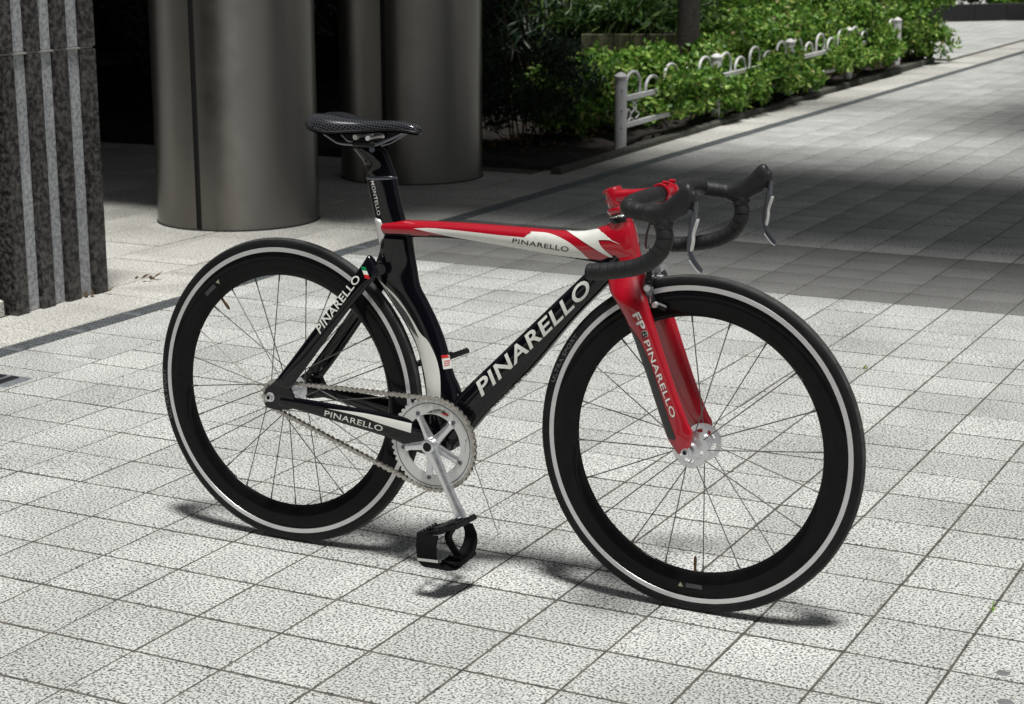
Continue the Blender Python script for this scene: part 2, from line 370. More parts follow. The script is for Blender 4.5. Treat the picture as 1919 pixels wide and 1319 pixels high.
for n, (ins, a, s) in enumerate(vis):
    x, y, sx, sy, m = s
    if n < 300 and ins:
        key = (round(sx, 4), round(sy, 4), m)
        if key not in cache: cache[key] = slab_mesh(sx, sy, m)
        o = link('paving_slab', cache[key], paving, (x, y, random.uniform(-.0004, .0010)))
        o.rotation_euler = (random.gauss(0, .0014), random.gauss(0, .0014), random.gauss(0, .0015))
    else: rest.setdefault(m, []).append(s)
V = []; F = []; MI = []; mats = ['slab', 'slab_dark', 'slab_plaza']; o = 0
for m, L_ in rest.items():
    for x, y, sx, sy, _ in L_:
        hx, hy = sx/2-GAP/2, sy/2-GAPY/2; z = random.uniform(-.0004, .0010)
        for zz, k in ((-0.02, 0), (-0.0012, 0), (0, 0.0016)):
            V += [(x-hx+k, y-hy+k, z+zz), (x+hx-k, y-hy+k, z+zz), (x+hx-k, y+hy-k, z+zz), (x-hx+k, y+hy-k, z+zz)]
        F.append((o+8, o+9, o+10, o+11))
        for r in range(2):
            for i in range(4): F.append((o+r*4+i, o+r*4+(i+1) % 4, o+r*4+4+(i+1) % 4, o+r*4+4+i))
        MI += [mats.index(m)]*9; o += 12
so = link('paving_slabs', grid_mesh('paving_slabs', np.array(V), np.array(F), mats, np.array(MI)), paving); tag(so, kind='stuff')

# drain: channel with one grate after another
dr = tag(MB().box((-1.838, 9.5, -0.030), (0.078, 26, 0.030)).build('drain_channel', 'void', smooth=False), kind='structure')
gm = MB(); GL = 0.296
for k in range(6): gm.box((-0.036+0.072*k/5, 0, 0.0030), (0.0034, GL, 0.0036))
for k in range(13): gm.box((0, -GL/2+0.004+(GL-0.008)*k/12, 0.0026), (0.076, 0.0038, 0.0032))
for sy in (-1, 1): gm.box((0, sy*(GL/2-0.005), 0.0006), (0.078, 0.010, 0.010))
gme = gm.mesh('grate', 'grate', smooth=False)
y = -2.3
while y < 20:
    link('grate', gme, dr, (-1.838, y, -0.0050)); y += 0.30

# small manhole-type grate at the border course
c = G(-8, 712)
cv = empty('drain_cover', (c.x-0.06, c.y, 0.0)); tag(cv, 'small rectangular dark metal drain cover set among pale slabs', 'drain cover')
MB().box((0, 0, 0.001), (0.30, 0.12, 0.004), ch=0.0015).build('cover_frame', 'grate', cv, smooth=False)
for k in range(5): MB().box((-0.10+0.05*k, 0, 0.005), (0.03, 0.085, 0.004), ch=0.001).build('slat', 'gunmetal', cv, smooth=False)

# kerb of the planting bed
def KX(y): return -2.105-.033*(y-6.3)
kb = tag(MB().box((KX(10.15), 10.15, -0.012), (0.045, 8.9, 0.03), Matrix.Rotation(.033, 3, 'Z')).build('kerb', 'joint', smooth=False), kind='structure')
km = MB().box((0, 0, 0.0), (0.060, 0.592, 0.070), ch=0.008).mesh('kerb_stone', 'kerb', smooth=False)
for k in range(15):
    o = link('kerb_stone', km, kb, (KX(5.95+0.6*k), 5.95+0.6*k, random.uniform(-.003, .003))); o.rotation_euler.z = .033+random.gauss(0, .004)
# planting bed: lumpy soil
nx, ny = 60, 160; xs = np.linspace(-9, -2.30, nx); ys = np.linspace(5.75, 14.9, ny)
XX, YY = np.meshgrid(xs, ys); ZZ = 0.03+0.02*np.sin(XX*7+np.cos(YY*5))*np.cos(YY*6)+RNG.normal(0, .012, XX.shape)
ZZ[0, :] = -0.02; XX = XX+(KX(YY)+2.30-.03)
idx = np.arange(nx*ny).reshape(ny, nx)
Fq = np.stack([idx[:-1, :-1], idx[:-1, 1:], idx[1:, 1:], idx[1:, :-1]], -1).reshape(-1, 4)
bed = tag(link('planting_bed', grid_mesh('planting_bed', np.stack([XX, YY, ZZ], -1).reshape(-1, 3), Fq, 'soil')), kind='structure')

# ================================================================== BUILDING
def pillar(lx, rx, xb, yb):
    a = ray(lx, 660); b = ray(rx, 660); a = Vector((a.x, a.y)).normalized(); b = Vector((b.x, b.y)).normalized()
    bis = (a+b).normalized(); half = math.acos(a.dot(b))/2; f = G(xb, yb)
    dist = (Vector((f.x, f.y))-Vector((CAMP.x, CAMP.y))).length; D = dist/(1-math.sin(half))
    return CAMP.x+bis.x*D, CAMP.y+bis.y*D, D*math.sin(half)
def make_pillar(spec, groove_px, label):
    x, y, r = pillar(*spec); H = 2.30
    root = empty('pillar', (x, y, 0)); tag(root, label, 'pillar', 'bronze clad pillars carrying the building')
    # angle of the seam as seen from the camera
    gp = ray(groove_px, 640); ox = Vector((CAMP.x-x, CAMP.y-y)); d = Vector((gp.x, gp.y)).normalized()
    bq = ox.dot(d); t = -bq-math.sqrt(max(0, bq*bq-(ox.length_squared-r*r))); hit = ox+d*t; ga = math.atan2(hit.y, hit.x)
    mb = MB(); n = 96; w = 0.013/r
    rings = []
    for z in (-0.01, 0.0, H):
        ring = []
        for k in range(n):
            a = ga+w+(2*math.pi-2*w)*k/(n-1); ring.append(Vector((r*math.cos(a), r*math.sin(a), z)))
        rings.append(ring)
    mb.rings(rings, closed=False, cap=False)
    mb.build('cladding_panel', 'bronze', root)
    g = MB(); rr = r-0.014; g.tube([(0, 0, -0.01), (0, 0, H)], rr, 64); g.build('seam', 'groove', root)
    ba = MB()
    ba.tube([(0, 0, -0.008), (0, 0, 0.006)], r+0.004, 72); ba.build('base_ring', 'groove', root)
    return x, y, r
make_pillar((308, 606, 450, 434), 383, 'bronze metal-clad round pillar beside the striped granite pier')
make_pillar((648, 907, 790, 347), 728, 'bronze metal-clad round pillar in shade beside the dark evergreen bush')

# striped granite pier
pc = G(195, 545); PX = pc.x; PY1 = pc.y
pier = empty('granite_pier', (PX-0.5, PY1-0.5, 0)); tag(pier, 'granite pier with alternating rough grey and polished dark vertical stripes', 'pier')
def pl(o): o.location = Vector(o.location)-Vector(pier.location); return o
pb = MB().box((PX-0.36, PY1-0.245, 0.70), (0.66, 0.47, 3.3-1.9)); pl(pb.build('core', 'granite_dark', pier, (0, 0, 0), smooth=False))
edges_px = [196, 171, 145, 121, 96, 72, 46, 22]                # base positions of the stripe borders
def ypos(px):
    d = ray(px, 560); t = (PX-CAMP.x)/d.x; return (CAMP+d*t).y
zj = (CAMP+ray(120, 92)*((PX-CAMP.x)/ray(120, 92).x)).z         # horizontal joint
ye = [PY1]+[ypos(p) for p in edges_px[1:]]
for k in range(len(ye)-1):
    rough = k % 2 == 1; mname = 'granite_rough' if rough else 'granite_dark'; prj = 0.022 if not rough else 0.004
    for z0, z1 in ((0.0, zj-0.004), (zj+0.004, 1.42)):
        st = MB().box((PX-0.03+prj/2-0.0, (ye[k]+ye[k+1])/2, (z0+z1)/2), (0.06+prj, ye[k]-ye[k+1]-0.003, z1-z0), ch=0.003)
        pl(st.build('granite_strip', mname, pier, (0, 0, 0), smooth=False))
pl(MB().box((PX-0.012, (ye[0]+ye[-1])/2, zj), (0.05, ye[0]-ye[-1]-0.01, 0.007)).build('joint', 'concrete', pier, (0, 0, 0), smooth=False))
# recessed return of the pier and its pale footing
pl(MB().box((PX-0.34, ye[-1]-0.26, 0.70), (0.60, 0.50, 1.40)).build('return_panel', 'granite_dark', pier, (0, 0, 0), smooth=False))
pl(MB().box((PX-0.16, ye[-1]-0.29, 0.03), (0.30, 0.52, 0.062), ch=0.006).build('footing', 'slab_plaza', pier, (0, 0, 0), smooth=False))

# building above the pillars, deep undercroft, added deck over the path (all above the frame, shaped to cast the shade)
bl = empty('building', (-7, 6, 0)); tag(bl, 'dark building whose overhang rests on the bronze pillars', 'building')
def bp(name, c, size, m): return MB().box(Vector(c)-Vector((-7, 6, 0)), size).build(name, m, bl, smooth=False)
bp('soffit', (-8.0, 4.75, 2.55), (12.5, 3.1, 0.5), 'darkwall')
bp('soffit', (-9.8, 9.7, 2.56), (9.6, 6.7, 0.5), 'darkwall')
bp('soffit', (-4.4, 8.6, 2.57), (1.2, 4.4, 0.5), 'darkwall')  # extra slab added to black out the ground behind the pillars
bp('wall', (-10.2, 12.6, 1.65), (10.4, 0.3, 3.4), 'darkwall')
bp('wall', (-14.6, 6.4, 1.65), (0.3, 12.0, 3.4), 'darkwall')
bp('wall', (-5.05, 11.2, 1.65), (0.25, 2.4, 3.4), 'darkwall')
dk = empty('shade_deck', (0, 3.42, 9.5)); tag(dk, 'added unseen walkway deck crossing over the paved path', 'shade_caster')  # slab added overhead only to throw a soft shade band across the path
MB().box((0, 0, 0), (90, 3.1, 0.6)).build('shade_deck_slab', 'concrete', dk, smooth=False)
for s in (-1, 1): MB().box((0, s*1.45, 0.8), (90, 0.1, 1.0)).build('shade_deck_parapet', 'concrete', dk, smooth=False)

of = empty('reflection_block', (-12, -13, 0)); tag(of, 'added unseen dark block behind the camera that darkens the reflections in the pillars', 'building')  # added out of view: dark mass for pillar reflections, also cuts sky light
MB().box((0, -3, 7.5), (37, 6, 15)).build('wall', 'darkwall', of, smooth=False)
for kx in range(9):
    for kz in range(4): MB().box((-16+4*kx, 0.03, 2.2+3.6*kz), (3.3, 0.08, 2.6)).build('added_window', 'black', of, smooth=False)

# ================================================================== PLANTS
def leaves(P, Nrm, L, Wd, mesh_name, m, fold=0.25, jitter=0.9, droop=0.0):
    n = len(P); a = RNG.normal(size=(n, 3)); a = Nrm*(1-jitter)+a*jitter; a /= np.linalg.norm(a, axis=1)[:, None]
    d = RNG.normal(size=(n, 3)); d[:, 2] -= droop; d -= a*(d*a).sum(1)[:, None]; d /= np.linalg.norm(d, axis=1)[:, None]
    s = np.cross(a, d); ln = L*RNG.uniform(.4, 1.4, n)[:, None]; w = Wd*RNG.uniform(.7, 1.2, n)[:, None]
    base = P; tip = P+d*ln; mid = P+d*ln*.45-a*w*fold
    v1 = P+d*ln*.42+s*w*.5; v2 = P+d*ln*.42-s*w*.5
    V = np.stack([base, v1, tip, v2, mid], 1).reshape(-1, 3); o = np.arange(n)[:, None]*5
    F = np.concatenate([o+np.array([[0, 4, 1]]), o+np.array([[4, 2, 1]]), o+np.array([[0, 3, 4]]), o+np.array([[4, 3, 2]])], 0)
    return grid_mesh(mesh_name, V, F, m)
def crown_points(n, rx, ry, rz, lumps=14, shell=0.55):
    """points through lumpy clumps that fill an ellipsoid; gaps stay between the clumps"""
    C = []; R_ = []
    while len(C) < lumps:
        p = RNG.uniform(-1, 1, 3)
        if 0.25 < np.linalg.norm(p) < 0.85: C.append(p); R_.append(RNG.uniform(.22, .42))
    C = np.array(C); R_ = np.array(R_); k = RNG.integers(0, lumps, n)
    d = RNG.normal(size=(n, 3)); d /= np.linalg.norm(d, axis=1)[:, None]; rad = R_[k]*(shell+(1-shell)*RNG.uniform(0, 1, n))*RNG.uniform(.8, 1.25, n)
    p = C[k]+d*rad[:, None]
    return p*np.array([rx, ry, rz]), d
def shrub(name, x, y, rx, ry, h, n, m, label, cat='shrub', group=None, L=0.045, Wd=0.028, stems=9, lumps=16, flowers=0, z0=0.03, spray=None):
    root = empty(name, (x, y, z0)); tag(root, label, cat, group)
    P, D = crown_points(n, rx, ry, h*.56, lumps); P[:, 2] += h*.52
    keep = P[:, 2] > 0.02; P = P[keep]; D = D[keep]
    if spray:                                                  # low growth that has pushed through the fence
        Q, E_ = crown_points(spray[1], .15, ry*1.05, .17, 12); Q += np.array([spray[0], 0, .21]); kq = Q[:, 2] > .05
        P = np.concatenate([P, Q[kq]]); D = np.concatenate([D, E_[kq]])
    # a few shoots stick out
    k = RNG.integers(0, len(P), 26); sh = []; sd_ = []
    for i in k:
        if P[i, 2] < h*.55: continue
        dr_ = np.array([RNG.normal(0, .5), RNG.normal(0, .5), RNG.uniform(.3, 1.1)]); dr_ /= np.linalg.norm(dr_)
        for t in np.linspace(0, .13, 9): sh.append(P[i]+dr_*t+RNG.normal(0, .008, 3)); sd_.append(dr_)
    if sh: P = np.concatenate([P, np.array(sh)]); D = np.concatenate([D, np.array(sd_)])
    D = D+np.array([0, 0, .6])
    D /= np.linalg.norm(D, axis=1)[:, None]
    link('foliage', leaves(P, D, L, Wd, 'foliage', m, jitter=.55), root)
    st = MB()
    for i in range(stems):
        a = RNG.uniform(0, 6.28); r = RNG.uniform(.3, .8)
        e = Vector((math.cos(a)*rx*r, math.sin(a)*ry*r, h*RNG.uniform(.6, .95))); b = Vector((math.cos(a)*rx*.2, math.sin(a)*ry*.2, -0.02))
        st.tube(smooth_path([b, b.lerp(e, .5)+Vector((RNG.normal(0, .03), RNG.normal(0, .03), .03)), e], 4), [.006-.0006*q for q in range(9)], 5)
    st.build('stem', 'twig', root)
    if flowers:
        q = RNG.integers(0, len(P), flowers*14); top = P[q]; top = top[top[:, 2] > h*.7][:flowers]
        if len(top):
            for q in top:
                pts = q+RNG.normal(0, .008, (12, 3)); link('flower', leaves(pts, np.tile([0, 0, 1.], (12, 1)), .022, .018, 'flower', 'petal'), root)
    return root
# hedge row behind and through the fence, one shrub after another
hedge = [(-2.70, 7.05, .46, .32, 0, 'low rose shrub spilling round the end post of the fence'), (-2.64, 7.75, .47, .28, 700, 'rose shrub hanging over the first fence panel'),
         (-2.62, 8.55, .49, .30, 1500, 'rose shrub growing in front of the tree trunk'), (-2.62, 9.45, .54, .30, 1500, 'rose shrub pushing through the second fence panel'),
         (-2.64, 10.4, .58, .34, 1500, 'bushy rose shrub over the third fence panel'), (-2.62, 11.5, .64, .38, 1600, 'rose shrub with pinkish blooms on the top'),
         (-2.60, 12.65, .72, .44, 1700, 'tall rose shrub before the end of the fence'), (-2.40, 14.25, .76, .60, 1500, 'last rose shrub leaning out over the paved path')]
for i, (xx, yy, h, rx, ns, lab) in enumerate(hedge):
    fx = -2.19-.035*(yy-6.75)
    shrub('rose_shrub', fx+(xx+2.30), yy, rx, .60, h, 4200 if i < 4 else 5000, 'leaf', lab, 'shrub', 'rose shrubs along the white fence', L=.052, Wd=.034, lumps=20, flowers=3 if i in (0, 5, 6) else 1, spray=(-2.25-xx, int(ns*1.5)) if ns else None)
for i, (xx, yy, h, lab) in enumerate([(-2.98, 10.9, .66, 'back row rose shrub just beyond the tree trunk'), (-3.15, 12.2, .86, 'back row rose shrub in the middle of the bed'), (-3.3, 13.5, 1.0, 'tall back row shrub far along the bed'),
                                    (-4.3, 14.2, 1.25, 'tallest back row shrub at the far end of the bed'), (-4.4, 12.4, 1.1, 'dim back row shrub behind the tree trunk')]):
    shrub('rose_shrub', xx, yy, .60, .85, h, 5200, 'leaf', lab, 'shrub', 'rose shrubs behind the hedge', L=.062, Wd=.04, lumps=20, flowers=3)
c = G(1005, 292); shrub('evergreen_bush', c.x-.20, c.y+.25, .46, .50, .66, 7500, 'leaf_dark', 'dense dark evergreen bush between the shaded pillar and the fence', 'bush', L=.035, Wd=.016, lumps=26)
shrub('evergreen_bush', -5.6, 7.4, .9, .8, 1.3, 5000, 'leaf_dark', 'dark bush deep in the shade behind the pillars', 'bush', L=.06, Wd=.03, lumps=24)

# mossy low planter with bamboo grass on it
a = G(1088, 205); b = G(1300, 205)
pln = empty('planter_box', ((a.x+b.x)/2, (a.y+b.y)/2, 0)); tag(pln, 'mossy low concrete planter wall behind the rose shrubs', 'planter')
ang = math.atan2(b.y-a.y, b.x-a.x); ln = (b-a).length; Rz = Matrix.Rotation(ang, 3, 'Z')
nb = 7
for k in range(nb): MB().box(Rz @ Vector((-ln/2+ln*(k+.5)/nb, 0.0, 0.27)), (ln/nb-0.006, 0.10, 0.54), Rz, ch=0.004).build('board', 'boards', pln, smooth=False)
MB().box(Rz @ Vector((0, 0.45, 0.26)), (ln-0.02, 0.78, 0.50), Rz).build('earth', 'soil', pln, smooth=False)
def grass_clump(x, y, z, spread, h, n, label, lm='leaf_bamboo'):
    root = empty('bamboo_grass', (x, y, z)); tag(root, label, 'grass')
    P = []; D = []
    for i in range(n):
        b0 = np.array([RNG.normal(0, spread), RNG.normal(0, .22), 0]); dr_ = np.array([RNG.normal(0, .4), RNG.normal(0, .4)-.1, 1.]); dr_ /= np.linalg.norm(dr_); hh = h*RNG.uniform(.35, 1.1)
        for t in np.linspace(.25, 1, 10): P.append(b0+dr_*hh*t+np.array([0, 0, -.10*t*t])+RNG.normal(0, .03, 3)); D.append([0, 0, 1.])
    link('foliage', leaves(np.array(P), np.array(D), .15, .022, 'foliage', lm, jitter=.6, droop=.35), root)
    st = MB()
    for i in range(14):
        bx, by = RNG.normal(0, spread*.7), RNG.normal(0, .15); st.tube([(bx, by, 0), (bx*1.1, by*1.2-.03, h*.8)], [.004, .002], 5)
    st.build('stem', 'twig', root)
cx, cy = (a.x+b.x)/2, (a.y+b.y)/2
gr = Rz @ Vector((0, 0.35, 0)); grass_clump(cx+gr.x-.12, cy+gr.y, 0.57, .30, .40, 300, 'bright bamboo grass growing on the mossy planter')
gr = Rz @ Vector((-.75, 0.5, 0)); grass_clump(cx+gr.x, cy+gr.y, .45, .26, .50, 90, 'dim bamboo grass left of the mossy planter', 'leaf_dark')  # darker leaf colour stands in for the shade on this clump

def tree(x, y, r, H, crown_c, crown_r, n, label, lean=(0, 0), group='trees along the path'):
    root = empty('tree', (x, y, 0)); tag(root, label, 'tree', group)
    t = MB(); pth = [(0, 0, -.03), (lean[0]*.15+.01, lean[1]*.15, H*.25), (lean[0]*.5-.01, lean[1]*.5, H*.6), (lean[0], lean[1], H)]
    sp = smooth_path(pth, 6); t.tube(sp, [r*(1.25-.25*min(1, i/3))*(1-.45*i/len(sp)) for i in range(len(sp))], 14)
    top = sp[-1]
    C = Vector(crown_c)
    for k in range(9):
        e = C+Vector((RNG.uniform(-.7, .7)*crown_r[0], RNG.uniform(-.7, .7)*crown_r[1], RNG.uniform(-.3, .6)*crown_r[2]))
        t.tube(smooth_path([top-Vector((0, 0, .25*k*.3)), top.lerp(e, .5)+Vector((0, 0, .2)), e], 4), [r*.42*(1-.1*i) for i in range(9)], 7)
    t.build('trunk', 'bark', root)
    P, D = crown_points(n, *crown_r, lumps=30); P += np.array(crown_c)
    link('crown', leaves(P, D*.4+np.array([0, 0, .8]), .13, .075, 'crown', 'leaf_tree', jitter=.6), root)
g = G(1285, 222); tree(g.x, g.y, .082, 4.2, (4.2, 1.0, 5.6), (2.2, 3.0, 1.3), 7500, 'slim dark tree trunk rising behind the rose shrubs beside the planter')  # crown pushed out over the path, shaped to shade the paving
g = G(985, 172); tree(g.x-.3, g.y+.5, .09, 4.5, (-0.6, 2.0, 6.0), (2.4, 2.4, 1.4), 3000, 'leaning dark tree trunk in deep shade behind the evergreen bush', lean=(.18, .1))
tree(4.9, 11.0, .11, 4.5, (-2.9, 4.6, 6.0), (3.4, 5.2, 1.4), 21000, 'broad unseen tree added across the path to shade the far paving')  # added out of view, its dense crown dims the far paving
tree(5.2, 6.6, .11, 4.5, (-2.6, 1.6, 6.0), (2.8, 2.6, 1.3), 9500, 'smaller unseen tree added opposite the fence to shade the middle of the path')  # added out of view so that its crown shades the path

# far bed at the end of the path
fa = G(1735, 42); fb = G(1990, 36)
fw = empty('far_planter', (fa.x, fa.y, 0)); tag(fw, 'dark low edging wall of the bed at the far end of the path', 'wall')
ang2 = math.atan2(fb.y-fa.y, fb.x-fa.x); R2 = Matrix.Rotation(ang2, 3, 'Z')
for k in range(9): MB().box(R2 @ Vector((-1.0+0.5*k, .06, .11)), (.494, .12, .235), R2, ch=.006).build('edging_block', 'darkwall', fw, smooth=False)
for k in range(5):
    q = R2 @ Vector((-.6+.85*k, .75, 0)); shrub('far_shrub', fa.x+q.x, fa.y+q.y, .62, .55, .72+.1*(k % 2), 2600, 'leaf', 'leafy shrub behind the dark far edging wall', 'shrub', 'shrubs behind the far edging', L=.085, Wd=.055, lumps=14, stems=5)
for k in range(4):
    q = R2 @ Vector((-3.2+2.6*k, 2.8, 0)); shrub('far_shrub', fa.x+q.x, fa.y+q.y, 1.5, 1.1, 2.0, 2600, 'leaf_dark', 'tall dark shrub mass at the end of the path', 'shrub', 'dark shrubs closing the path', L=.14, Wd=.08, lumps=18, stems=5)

# ================================================================== FENCE
fe = empty('fence', (-2.19, 6.75, 0)); fe.rotation_euler.z = .035; tag(fe, 'low grey-white metal fence with hooped top and scrolls, overgrown by roses', 'fence')
FX = 0.0
def post(yy, h=.43, w=.036):
    m = MB(); m.tube([(FX, yy, -.02), (FX, yy, h), (FX, yy, h+.004), (FX, yy, h+.012), (FX, yy, h+.03), (FX, yy, h+.036)], [w, w, w*1.12, w*1.12, w*.55, w*.1], 16)
    p = m.build('post', 'fence', fe)
    for z in (.14, .24, .36):
        MB().tube([(FX+w*.55, yy-w*.92, z), (FX+w*.56, yy-w*.98, z)], .005, 8).build('bolt', 'gunmetal', p)
posts = [0, 1.72, 3.42, 5.1, 6.8]
for yy in posts: post(yy)
for i in range(len(posts)-1):
    y0, y1 = posts[i], posts[i+1]
    for z in (.145, .305): MB().box((FX, (y0+y1)/2, z), (.022, y1-y0-.06, .032), ch=.003).build('rail', 'fence', fe, smooth=False)
    n = 5; wv = (y1-y0-.10)/n
    for k in range(n):
        ya = y0+.05+wv*k+.03; yb = ya+wv-.10; hgt = (.455, .405)[k % 2]
        pts = [(FX, ya, .32)]+[(FX, (ya+yb)/2-(yb-ya)/2*math.cos(t), hgt-.07+.07*math.sin(t)) for t in np.linspace(0, math.pi, 11)]+[(FX, yb, .32)]
        MB().tube(pts, .0095, 8).build('hoop', 'fence', fe)
    for k in range(2):
        yc = y0+.22+k*(y1-y0-.44)
        for s in (-1, 1):
            sp = [(FX, yc+s*(.02+.05*math.sin(t*1.0)), .17+.016*t) for t in np.linspace(0, 7, 16)]
            MB().tube(sp, .006, 6).build('scroll', 'fence', fe)
        sc = [(FX, yc-.10+.035*math.cos(t)*(1-t/12), .205+.035*math.sin(t)*(1-t/12)) for t in np.linspace(math.pi*1.2, -math.pi*1.3, 22)]
        MB().tube(sc, .006, 6).build('scroll', 'fence', fe)
        MB().tube([(FX, yc-.15, .16), (FX, yc-.15, .295)], .006, 6).build('bar', 'fence', fe)

# ================================================================== BICYCLE (built in its own frame: X forward, Y left, Z up)
bike = empty('bicycle', (0, 0, 0)); bike.rotation_euler.x = PHI
tag(bike, 'red, black and white aero track bicycle with drop bars standing on pale paving', 'bicycle')
RW = 0.336; WB = 0.9523; BBX, BBZ = 0.3881, 0.2759
BVH = {}
def part(name, mb, m, parent=None, smooth=True, angle=38, loc=None):
    return mb.build(name, m, parent or bike, loc, smooth, angle)
def E(a, b, w, y=0.0): return (U(a[0], a[1], y), U(b[0], b[1], y), w)

# ---- decals: shapes given in photo pixels are laid on the tube they belong to
def lay(name, V2, F2, bvh, m, parent, cut=4.5, off=0.0009, snap=True):
    bm = bmesh.new(); vs = [bm.verts.new((p[0], p[1], 0)) for p in V2]
    for f in F2:
        try: bm.faces.new([vs[i] for i in f])
        except ValueError: pass
    bmesh.ops.triangulate(bm, faces=bm.faces)
    xs = [p[0] for p in V2]; ys = [p[1] for p in V2]
    x = min(xs)+cut*.5
    while x < max(xs):
        g = bm.verts[:]+bm.edges[:]+bm.faces[:]; bmesh.ops.bisect_plane(bm, geom=g, plane_co=(x, 0, 0), plane_no=(1, 0, 0)); x += cut
    y = min(ys)+cut*.5
    while y < max(ys):
        g = bm.verts[:]+bm.edges[:]+bm.faces[:]; bmesh.ops.bisect_plane(bm, geom=g, plane_co=(0, y, 0), plane_no=(0, 1, 0)); y += cut
    bmesh.ops.triangulate(bm, faces=bm.faces)
    bad = []; ysnap = -.008 if parent.name.startswith(('seat_tube', 'top_tube', 'seat_post', 'down_tube', 'head_tube')) else -.055
    for v in bm.verts:
        d = (LEANI @ ray(v.co.x, v.co.y)).normalized(); hit = bvh.ray_cast(CB, d)
        if hit[0] is None:
            nr_ = bvh.find_nearest(U(v.co.x, v.co.y, ysnap)) if snap else (None,)
            if nr_[0] is None or nr_[3] > .009: bad.append(v); continue
            v.co = nr_[0]+nr_[1]*off; continue
        n = hit[1]
        if n.dot(d) > 0: n = -n
        v.co = hit[0]+n*off
    bmesh.ops.delete(bm, geom=bad, context='VERTS')
    me = bpy.data.meshes.new(name); bm.to_mesh(me); bm.free(); me.materials.append(M[m])
    me.polygons.foreach_set('use_smooth', [True]*len(me.polygons))
    return link(name, me, parent)
def spline(pts, n=6):                                            # closed outline from lists: corners separated by None
    out = []; seg = []
    def flush():
        if len(seg) >= 3: out.extend([tuple(p) for p in catmull(seg, n)][:-1])
        elif len(seg) == 2: out.append(seg[0])
    for p in pts:
        if p is None:
            flush(); last = seg[-1]; seg.clear(); seg.append(last)
        else: seg.append(p)
    flush(); return out
def swoosh(name, pts, bvh, m, parent, n=6, **kw):
    o = spline(list(pts)+[pts[0]], n); return lay(name, o, [tuple(range(len(o)))], bvh, m, parent, **kw)
TXT = {}
def text2d(s, bold=0.0, shear=0.0):
    key = (s, bold, shear)
    if key in TXT: return TXT[key]
    cu = bpy.data.curves.new('txt', 'FONT'); cu.body = s; cu.size = 1; cu.offset = bold; cu.shear = shear; cu.resolution_u = 4; cu.fill_mode = 'FRONT'; cu.space_character = 1.06
    o = bpy.data.objects.new('txt', cu); COL.objects.link(o); dg = bpy.context.evaluated_depsgraph_get(); dg.update()
    me = bpy.data.meshes.new_from_object(o.evaluated_get(dg)); V = np.array([v.co[:2] for v in me.vertices]); F = [tuple(p.vertices) for p in me.polygons]
    bpy.data.objects.remove(o); bpy.data.curves.remove(cu); bpy.data.meshes.remove(me)
    V = (V-V.min(0))/(V.max(0)-V.min(0)); TXT[key] = (V, F); return V, F
def lettering(s, bl, br, tl, bvh, m, parent, bold=0.012, shear=0.0, tr=None, **kw):
    V, F = text2d(s, bold, shear); bl, br, tl = map(np.array, (bl, br, tl)); tr = br+tl-bl if tr is None else np.array(tr)
    u, v = V[:, :1], V[:, 1:]; P = bl*(1-u)*(1-v)+br*u*(1-v)+tl*(1-u)*v+tr*u*v
    return lay('lettering', [tuple(p) for p in P], F, bvh, m, parent, **kw)

# ---- frame tubes
tt = loft([E((716, 415), (720, 440), .015), E((735, 413), (740, 443), .019), E((775, 412.5), (780, 445), .021), E((869, 416.7), (869, 450), .021), E((981, 425), (979, 468), .021),
           E((1060, 431.5), (1052, 481), .021), E((1100, 432), (1098, 489), .022), E((1125, 425), (1128, 494), .0235), E((1150, 416), (1158, 500), .0250), E((1170, 411), (1181, 504), .0240), E((1182, 409), (1197, 504), .0175)], ex=2.2, under=0.0080)
TT = part('top_tube', tt, ['red', 'black']); tb = tt.bvh()
ht = loft([E((1142, 419), (1184.5, 408), .0215), E((1140, 432), (1187.5, 425), .0205), E((1140, 452), (1192.5, 448), .0205), E((1142, 478), (1200.5, 476), .022), E((1146, 503), (1207, 500), .026)], ex=2.0)
HT = part('head_tube', ht, 'red'); hb = ht.bvh()
dt = loft([E((1150, 463), (1182, 500), .024), E((1125, 487), (1156, 519), .023), E((1098, 512), (1129, 545), .022), E((1040, 567), (1073, 603), .022), E((960, 644), (1000, 690), .023), E((885, 716), (925, 764), .024), E((852, 750), (893, 800), .026), E((818, 785), (862, 836), .028)], ex=2.7)
DT = part('down_tube', dt, 'black'); db = dt.bvh()
st = loft([E((716, 440), (772, 442), .015), E((713, 470), (776, 474), .015), E((705, 496), (781, 502), .015), E((711, 526), (787, 536), .016), E((736, 566), (802, 566), .016), E((759, 602), (822, 608), .016),
           E((783, 650), (836, 648), .017), E((794, 698), (849, 700), .019), E((801, 740), (862, 732), .022), E((806, 790), (872, 790), .026), E((800, 830), (852, 842), .028)], ex=2.4)
ST = part('seat_tube', st, 'black'); sb = st.bvh()
sp = loft([E((664, 279), (708, 271), .013), E((671, 287), (722, 281), .0135), E((681, 300), (730, 297), .013), E((687, 315), (736, 314), .012), E((688.5, 333), (742, 332), .0125), E((697, 374), (750.5, 374), .0125), E((707, 418), (761, 418), .0125), E((713, 446), (768, 446), .012)], ex=2.3)
SP = part('seat_post', sp, 'black'); pbv = sp.bvh()
col_ = loft([E((687.2, 331.4), (743.2, 330.8), .0136), E((687.8, 334.6), (744, 334), .0136)], ex=2.3, sub=1); part('collar', col_, 'gunmetal', SP)
sc_ = loft([E((705, 411), (723, 415), .0152), E((708, 424), (727.5, 430), .0165), E((711, 440), (728, 442), .0165), E((715, 453), (722, 449), .0155)], ex=2.4); part('seat_clamp', sc_, 'satin')
bbm = MB(); bbm.lathe([(.001, -.036), (.026, -.036), (.0275, -.033), (.0275, .033), (.026, .036), (.001, .036)], (BBX, 0, BBZ)); part('bottom_bracket', bbm, 'black')
